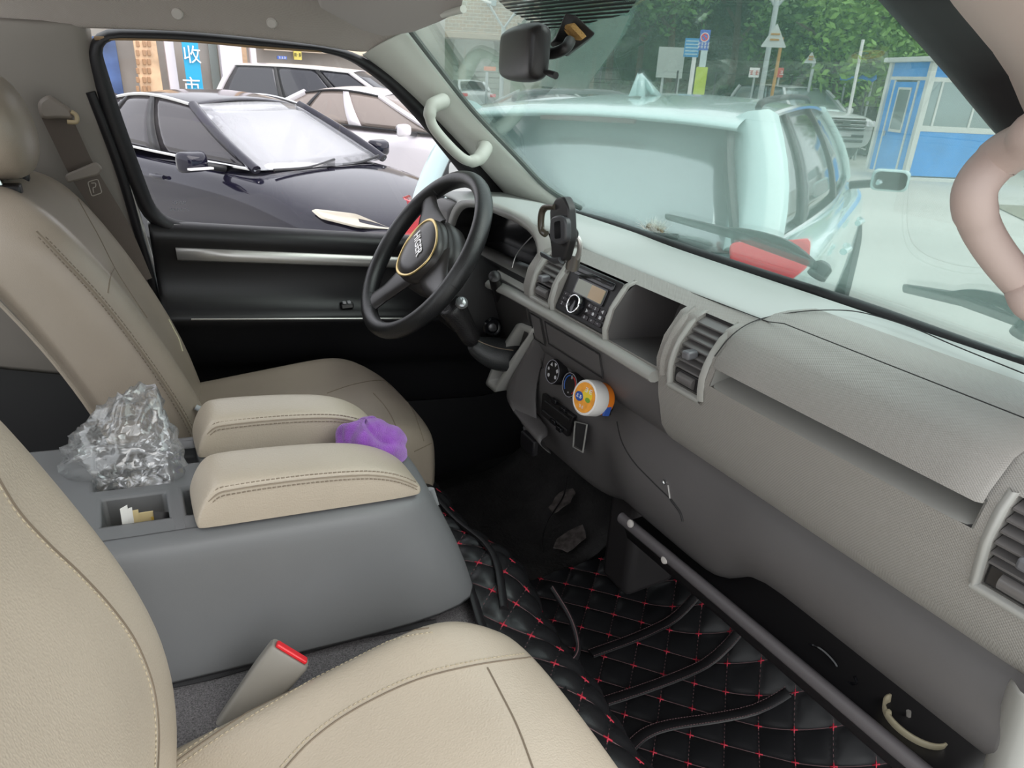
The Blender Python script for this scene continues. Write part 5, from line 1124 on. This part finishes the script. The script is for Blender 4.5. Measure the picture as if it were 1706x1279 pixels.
# --- trees
LEAF = [mat('leaf_dark', (.028, .062, .022), .6, var=(3, .5)), mat('leaf_mid', (.075, .16, .035), .55, var=(3, .4)), mat('leaf_bright', (.16, .30, .05), .55, var=(3, .35))]
BARK = mat('bark', (.11, .085, .06), .9, bump=('noise', 12, 1, .05))
def tree(label, x, y, h, r, m_, n=2600, ls=.17, th=.16, sq=.85):
    t = thing('tree', label, 'tree', (x, y, GZ), group='trees behind the yard'); top = V((x, y, GZ+h)); rnd = random.Random(int(x*37+y*91))
    tr = tube('trunk', spl([V((x, y, GZ)), V((x+.1, y, GZ+h*.3)), V((x-.05, y+.1, GZ+h*.6)), V((x, y, GZ+h*.85))], 4), [th*(1-.06*i) for i in range(13)], BARK, t, n=8)
    for k in range(5):
        a = k*1.3+rnd.random(); s = V((x, y, GZ+h*(.35+.08*k))); e = s+V((math.cos(a)*r*.7, math.sin(a)*r*.7, h*.2)); tube('branch', spl([s, lerp(s, e, .5)+V((0, 0, .15)), e], 3), [th*.45, th*.42, th*.38, th*.33, th*.28, th*.2, th*.1], BARK, t, n=6)
    cl = [(V((rnd.uniform(-.6, .6)*r, rnd.uniform(-.6, .6)*r, rnd.uniform(-.55, .55)*r*sq)), rnd.uniform(.35, .6)*r) for _ in range(12)]
    cen = V((x, y, GZ+h-r*sq)); vs, fs = [], []
    for i in range(n):
        c, cr = cl[rnd.randrange(12)]; d = V((rnd.gauss(0, 1), rnd.gauss(0, 1), rnd.gauss(0, 1))).normalized()
        p = cen+c+d*cr*rnd.random()**.4; a = V((rnd.gauss(0, 1), rnd.gauss(0, 1), rnd.gauss(0, .6))).normalized(); b = a.cross(V((rnd.gauss(0, 1), rnd.gauss(0, 1), rnd.gauss(0, 1)))).normalized()
        l = ls*rnd.uniform(.6, 1.4); k = len(vs); vs += [p-a*l, p+b*l*.45, p+a*l, p-b*l*.45]; fs.append((k, k+1, k+2, k+3))
    mk('foliage', vs, fs, LEAF[m_], t, smooth=False, kind='stuff')
for i, (px, d, h, r, m_, lab) in enumerate(((1010, 27, 8.0, 3.2, 0, 'dark leafy tree right of the rear view mirror'), (1060, 33, 9.5, 3.6, 0, 'tall dark tree above the grey billboard'), (1110, 26, 7.6, 2.6, 1, 'mid green tree above the blue notice boards'), (1160, 34, 9.5, 3.8, 0, 'dark tree behind the sign posts'), (1215, 28, 8.5, 3.0, 0, 'dark tree left of the forked lamp post'), (1262, 36, 9, 3.6, 0, 'dark tree behind the forked lamp post'), (1330, 38, 8.8, 3.4, 0, 'dark tree above the triangular warning signs'), (1345, 25, 4.6, 1.8, 1, 'round green tree behind the warning triangle'), (1395, 24, 4.9, 2.2, 2, 'bright green tree left of the booth'), (1450, 26, 5.4, 2.4, 2, 'bright green tree above the booth door'), (1500, 34, 8.5, 3.6, 0, 'dark tree behind the booth'), (1560, 30, 7, 3.2, 1, 'green tree behind the booth windows'), (1420, 42, 9, 4, 0, 'dark tall tree far behind the bright trees'), (1640, 34, 7.5, 3.4, 1, 'green tree at the right behind the booth'), (985, 50, 10.5, 4.0, 0, 'dark tree far behind the mirror stalk'), (925, 54, 11, 4.0, 1, 'distant tree beside the brick house'))):
    dr = ray(px, 130); dr.z = 0; dr.normalize(); tree(lab, CAM.x+dr.x*d, CAM.y+dr.y*d, h, r, m_, 6000, .11 if m_ else .14)
hd = thing('hedge', 'dark clipped hedge and fence line behind the white suv', 'hedge', tuple((lambda d: (d.x*25, -.95+d.y*25))(V((ray(1300, 130).x, ray(1300, 130).y, 0)).normalized()))+(GZ,))
vs, fs = [], []; rnd = random.Random(5)
for i in range(9000):
    px = rnd.uniform(1000, 1640); d = ray(px, 130); d.z = 0; d.normalize(); p = CAM+d*(25+rnd.uniform(-.5, .5)); p.z = GZ+rnd.uniform(0, 1.75)
    a = V((rnd.gauss(0, 1), rnd.gauss(0, 1), rnd.gauss(0, 1))).normalized(); b = a.orthogonal().normalized(); l = rnd.uniform(.07, .16); k = len(vs); vs += [p-a*l, p+b*l*.5, p+a*l, p-b*l*.5]; fs.append((k, k+1, k+2, k+3))
mk('foliage', vs, fs, LEAF[0], hd, smooth=False, kind='stuff')
def far(px, py, d):
    r = ray(px, py); t = d/math.hypot(r.x, r.y); return CAM+r*t
def fz(px, d): p = far(px, 130, d); return V((p.x, p.y, GZ))
fe = thing('fence', 'thin dark wire fence running behind the yard', 'fence', fz(1250, 23))
for i, px in enumerate(range(1000, 1641, 64)): tube('fence_post', [fz(px, 23), fz(px, 23)+V((0, 0, 2.1))], .03, CBLK, fe, n=6)
for z in (.7, 1.4, 2.08): tube('fence_wire', [fz(px, 23)+V((0, 0, z)) for px in range(1000, 1641, 32)], .012, CBLK, fe, n=5)
# hillside wall of foliage far behind
bk_ = mk('far_woods', [fz(860, 60), fz(1000, 58), fz(1200, 56), fz(1450, 56), fz(1720, 60), fz(1720, 60)+V((0, 0, 12)), fz(1450, 56)+V((0, 0, 13)), fz(1200, 56)+V((0, 0, 14)), fz(1000, 58)+V((0, 0, 13)), fz(860, 60)+V((0, 0, 12))], [(0, 1, 8, 9), (1, 2, 7, 8), (2, 3, 6, 7), (3, 4, 5, 6)], mat('wooded_slope', (.035, .06, .03), .9, bump=('noise', 1.2, 1, .8), var=(.8, .6)), None, thick=1.5, label='dark wooded slope closing the view behind the trees', cat='woods')
# --- posts and signs
GALV = mat('galvanised', (.42, .45, .45), .45, .4)
def face(d): n = (CAM-d); n.z = 0; n.normalize(); return n, V((-n.y, n.x, 0))
def board(nm, par, px0, py0, px1, py1, d, m_, th=.03, o=0, bev=.004):
    c = far((px0+px1)/2, (py0+py1)/2, d-o); n, u = face(c); w = (far(px1, (py0+py1)/2, d)-far(px0, (py0+py1)/2, d)).length/2; h = (far(px0, py0, d)-far(px0, py1, d)).length/2
    return box(nm, c, (w, th/2, h), m_, par, ax=(u, n, Z), bev=bev), c, n, u, w, h
def post(par, px, pyt, d, r=.05, m_=None, nm='post'):
    b = fz(px, d); t = far(px, pyt, d); return tube(nm, [b, V((b.x, b.y, t.z))], r, m_ or GALV, par, n=10), V((b.x, b.y, t.z))
for px, d, lab, arms in ((1272, 21, 'forked street lamp post beside the warning triangle', ((-22, -28), (22, -34))), (836, 26, 'forked lamp post in front of the brick house', ((-14, 30), (14, 22)))):
    t = thing('street_lamp', lab, 'lamp post', fz(px, d)); _, tp = post(t, px, -10 if px > 1000 else 45, d, .07)
    n, u = face(tp)
    for s in (-1, 1):
        a0 = tp-V((0, 0, .3 if px > 1000 else .05)); a1 = a0+u*s*.55+V((0, 0, .75)); tube('lamp_arm', [a0, a1], .04, GALV, t, n=8)
        box('lamp_head', a1+u*s*.15+V((0, 0, .06)), (.28, .10, .04), WHT, t, ax=((u*s+V((0, 0, .35))).normalized(), n, (Z-u*s*.35).normalized()), bev=.02)
for px, py, d, s, lab in ((1291, 62, 20, 22, 'larger triangular warning sign on an orange post'), (1351, 97, 22, 11, 'smaller triangular warning sign further right')):
    t = thing('warning_sign', lab, 'road sign', fz(px, d), group='triangular warning signs'); c = far(px, py, d); n, u = face(c); R_ = (far(px+s, py, d)-c).length
    post(t, px, py, d, .04, mat('orange_post', (.42, .22, .06), .6) if s > 15 else GALV)
    tri = roundpoly([c+n*.05+Z*R_, c+n*.05-u*R_-Z*R_*.75, c+n*.05+u*R_-Z*R_*.75], .04, 3); plate('sign_plate', tri, n*.02, mat('sign_back_grey', (.50, .52, .50), .5), t)
    for z in (-.2, .2): box('brace', c+n*.085+Z*z*R_, (R_*.35, .012, .02), MATS['orange_post'], t, ax=(u, n, Z), bev=.003)
SB = mat('sign_blue', (.05, .28, .55), .5); SBL = mat('sign_blue_deep', (.06, .14, .50), .5)
t = thing('notice_board', 'pale grey blank billboard left of the blue signs', 'billboard', fz(1117, 23)); board('board', t, 1095, 79, 1139, 130, 23, mat('board_grey', (.42, .45, .42), .6)); post(t, 1104, 80, 23.05, .04); post(t, 1130, 80, 23.05, .04)
t = thing('street_sign', 'slatted light blue notice sign on a white post', 'sign', fz(1151, 22)); b_, c, n, u, w, h = board('board', t, 1140, 64, 1165, 95, 22, SB)
for i in range(5): box('text_line', c+n*.02+Z*h*(.7-.35*i), (w*.85, .004, h*.06), mat('pale_print', (.45, .6, .65), .5), t, ax=(u, n, Z), bev=0)
post(t, 1152, 95, 22.05, .06, WHT)
t = thing('parking_sign', 'tall narrow blue sign with round no stopping symbol', 'sign', fz(1172, 21)); b_, c, n, u, w, h = board('board', t, 1165, 50, 1182, 84, 21, SBL)
for r_, m_, o in ((.95, WHT, .018), (.80, REDP, .020), (.58, SBL, .022)): plate('symbol_disc', [c+Z*h*.28+n*o+(u*math.cos(a)+Z*math.sin(a))*w*r_*.9 for a in T[::3]], n*.004, m_, t)
box('symbol_bar', c+Z*h*.28+n*.027, (w*.5, .002, w*.10), REDP, t, ax=((u-Z).normalized(), n, (u+Z).normalized()), bev=0)
for i in range(2): strokes('sign_print', 4, .075, WHT, t, c+n*.022-Z*h*(.35+.32*i), u, Z)
board('pale_stem', t, 1166, 84, 1177, 112, 21, mat('pale_stem', (.50, .58, .58), .5)); board('lime_panel', t, 1157, 112, 1176, 161, 21, mat('lime_panel', (.42, .52, .03), .5)); post(t, 1170, 112, 21.1, .05)
for i, (px0, px1, s) in enumerate(((1248, 1265, '停车'), (1290, 1305, '收费'))):
    t = thing('banner', ('red lettered white banner left of the lamp post' if i == 0 else 'red banner right of the orange post'), 'banner', fz(px0, 22.5)); b_, c, n, u, w, h = board('cloth', t, px0, 113, px1, 129, 22.5, mat('banner_red', (.60, .09, .07), .6) if i else WHT)
    strokes('banner_print', 2, h*1.1, mat('banner_red', (.60, .09, .07), .6) if i == 0 else WHT, t, c+n*.025, u, Z); post(t, (px0+px1)/2, 120, 22.55, .03)
t = thing('tarpaulin', 'blue tarpaulin cover left of the booth', 'tarpaulin', fz(1432, 22.6)); rows = [[far(px, 126+3*math.sin(px*.3)+dy*(1 if 1 else 0), 22.6+.2*k) for px in range(1400, 1466, 6)] for k, dy in enumerate((8, 3, 0, 4))]; grid('cover', rows, mat('tarp_blue', (.05, .22, .60), .5), t, thick=.02); post(t, 1410, 130, 22.8, .03); post(t, 1455, 130, 22.8, .03)
t = thing('pole', 'slender white leaning pole left of the booth', 'pole', fz(1432, 21.5)); tube('shaft', [fz(1430, 21.5), far(1438, 66, 21.5)], .04, WHT, t, n=8)
t = thing('barrier_post', 'low grey pole with orange flag board by the shutter', 'post', fz(811, 22)); post(t, 811, 120, 22, .04); board('flag_board', t, 806, 111, 826, 118, 22, mat('flag_orange', (.60, .18, .08), .6))
# --- brick house with roller shutter
bh = thing('brick_house', 'brick house with roller shutter left of the mirror', 'building', fz(760, 38))
BRK = mat('brick_wall', (.36, .29, .21), .85); nt = BRK.node_tree; bt2 = nt.nodes.new('ShaderNodeTexBrick'); tc = nt.nodes.new('ShaderNodeTexCoord'); bt2.inputs['Scale'].default_value = 1.6
bt2.inputs['Color1'].default_value = (.40, .30, .20, 1); bt2.inputs['Color2'].default_value = (.33, .27, .20, 1); bt2.inputs['Mortar'].default_value = (.48, .45, .40, 1)
mp_ = nt.nodes.new('ShaderNodeMapping'); mp_.inputs['Rotation'].default_value = (math.pi/2, 0, 0); nt.links.new(tc.outputs['Object'], mp_.inputs[0]); nt.links.new(mp_.outputs[0], bt2.inputs['Vector']); nt.links.new(bt2.outputs[0], nt.nodes['Principled BSDF'].inputs['Base Color'])
board('upper_wall', bh, 600, -120, 905, 60, 38, BRK, .5, bev=0); board('lower_wall', bh, 600, 60, 905, 190, 38.4, mat('olive_wall', (.30, .31, .22), .8, var=(1, .1)), .5, bev=0)
board('canopy', bh, 590, 54, 910, 64, 37.4, mat('canopy_tan', (.40, .31, .22), .7), 1.6, bev=.03)
for px in (708, 770, 845): board('pilaster', bh, px-6, 60, px+6, 190, 38.0, mat('pilaster_stone', (.42, .40, .33), .8), .3)
SHM = mat('shutter_metal', (.34, .37, .30), .5, .2)
for i in range(9): board('shutter_slat', bh, 755, 84+i*9, 835, 92+i*9, 38.05, SHM, .12, bev=.01)
lathe('wall_fan', [(1.0, -.1), (1.0, .05), (.85, .08), (.3, .04), (.05, .06)], far(790, 82, 37.9), (CAM-far(790, 82, 37.9)).normalized(), mat('fan_grey', (.42, .44, .38), .5), bh, n=24)
for px in (720, 820, 880): board('window', bh, px-8, -60, px+8, 10, 37.7, BG, .1)
# --- shop front beyond the sedans
sf = thing('shop_building', 'shop front with white and orange tiled columns behind the sedans', 'building', P(350, 150, y=17))
def sfb(nm, px0, px1, py0, py1, y, m_, th=.3):
    a, b = P(px0, py0, y=y), P(px1, py1, y=y); lo = [V((a.x, y, b.z-.0)), V((b.x, y, b.z)), V((b.x, y, a.z)), V((a.x, y, a.z))]
    return plate(nm, lo, V((0, th, 0)), m_, sf, bev=.01)
CW = mat('column_white', (.72, .67, .70), .6); CO = mat('tile_orange', (.68, .46, .28), .5, var=(3, .3)); 
sfb('back_wall', 60, 740, -200, 260, 18.4, mat('shop_dim', (.34, .31, .28), .6, var=(.6, .3)), .3)
sfb('shop_window', 150, 214, 60, 200, 18.2, mat('shop_blue', (.06, .12, .30), .3, var=(2, .5)), .1); sfb('shop_window', 345, 375, 60, 200, 18.2, mat('shop_glass', (.28, .32, .30), .2), .1)
sfb('tile_column', 221, 252, -200, 260, 17.6, CO); sfb('white_column', 252, 300, -200, 260, 17.5, CW); sfb('white_column', 374, 386, -200, 260, 17.6, CW); sfb('tile_column', 383, 405, -200, 260, 17.7, CO); sfb('white_column', 400, 434, -200, 260, 17.5, CW)
sfb('fascia', 434, 640, 20, 95, 18.0, mat('fascia_tan', (.66, .54, .42), .6, var=(1, .2)), .2)
for i in range(6):
    for px in (226, 237, 245): sfb('tile', px, px+7, 68+i*15, 78+i*15, 17.55, mat('tile_brown', (.36, .20, .10), .5), .06)
bs = thing('vertical_banner', 'bright blue vertical banner with white characters in the shop front', 'sign', P(320, 150, y=17.2))
a, b = P(296, 20, y=17.2), P(344, 190, y=17.2); plate('banner_board', [V((a.x, 17.2, b.z)), V((b.x, 17.2, b.z)), V((b.x, 17.2, a.z)), V((a.x, 17.2, a.z))], V((0, .1, 0)), mat('banner_blue', (.0, .36, .62), .5), bs)
for s, py in (('收', 93), ('市', 145)): text('banner_text', s, .38, WHT, bs, P(320, py, y=17.17), (1, 0, 0), Z, .02)
for i, (px0, px1, py0, py1, m_, nm, lab, s) in enumerate(((462, 478, 93, 99, SBL, 'shop_sign', 'small blue shop sign above the minivan', '五金'), (489, 503, 82, 100, mat('sign_yellow', (.65, .55, .12), .5), 'shop_sign', 'small yellow shop sign above the minivan', '出租'))):
    o = thing(nm, lab, 'sign', P(px0, py1, y=17.94)); a, b = P(px0, py0, y=17.94), P(px1, py1, y=17.94); plate('board', [V((a.x, 17.94, b.z)), V((b.x, 17.94, b.z)), V((b.x, 17.94, a.z)), V((a.x, 17.94, a.z))], V((0, .08, 0)), m_, o)
    strokes('sign_print', 3 if i == 0 else 2, abs(b.z-a.z)*.8 if i == 0 else .09, WHT if i == 0 else CBLK, o, (V((a.x, 17.92, a.z))+V((b.x, 17.92, b.z)))/2, (1, 0, 0), Z)
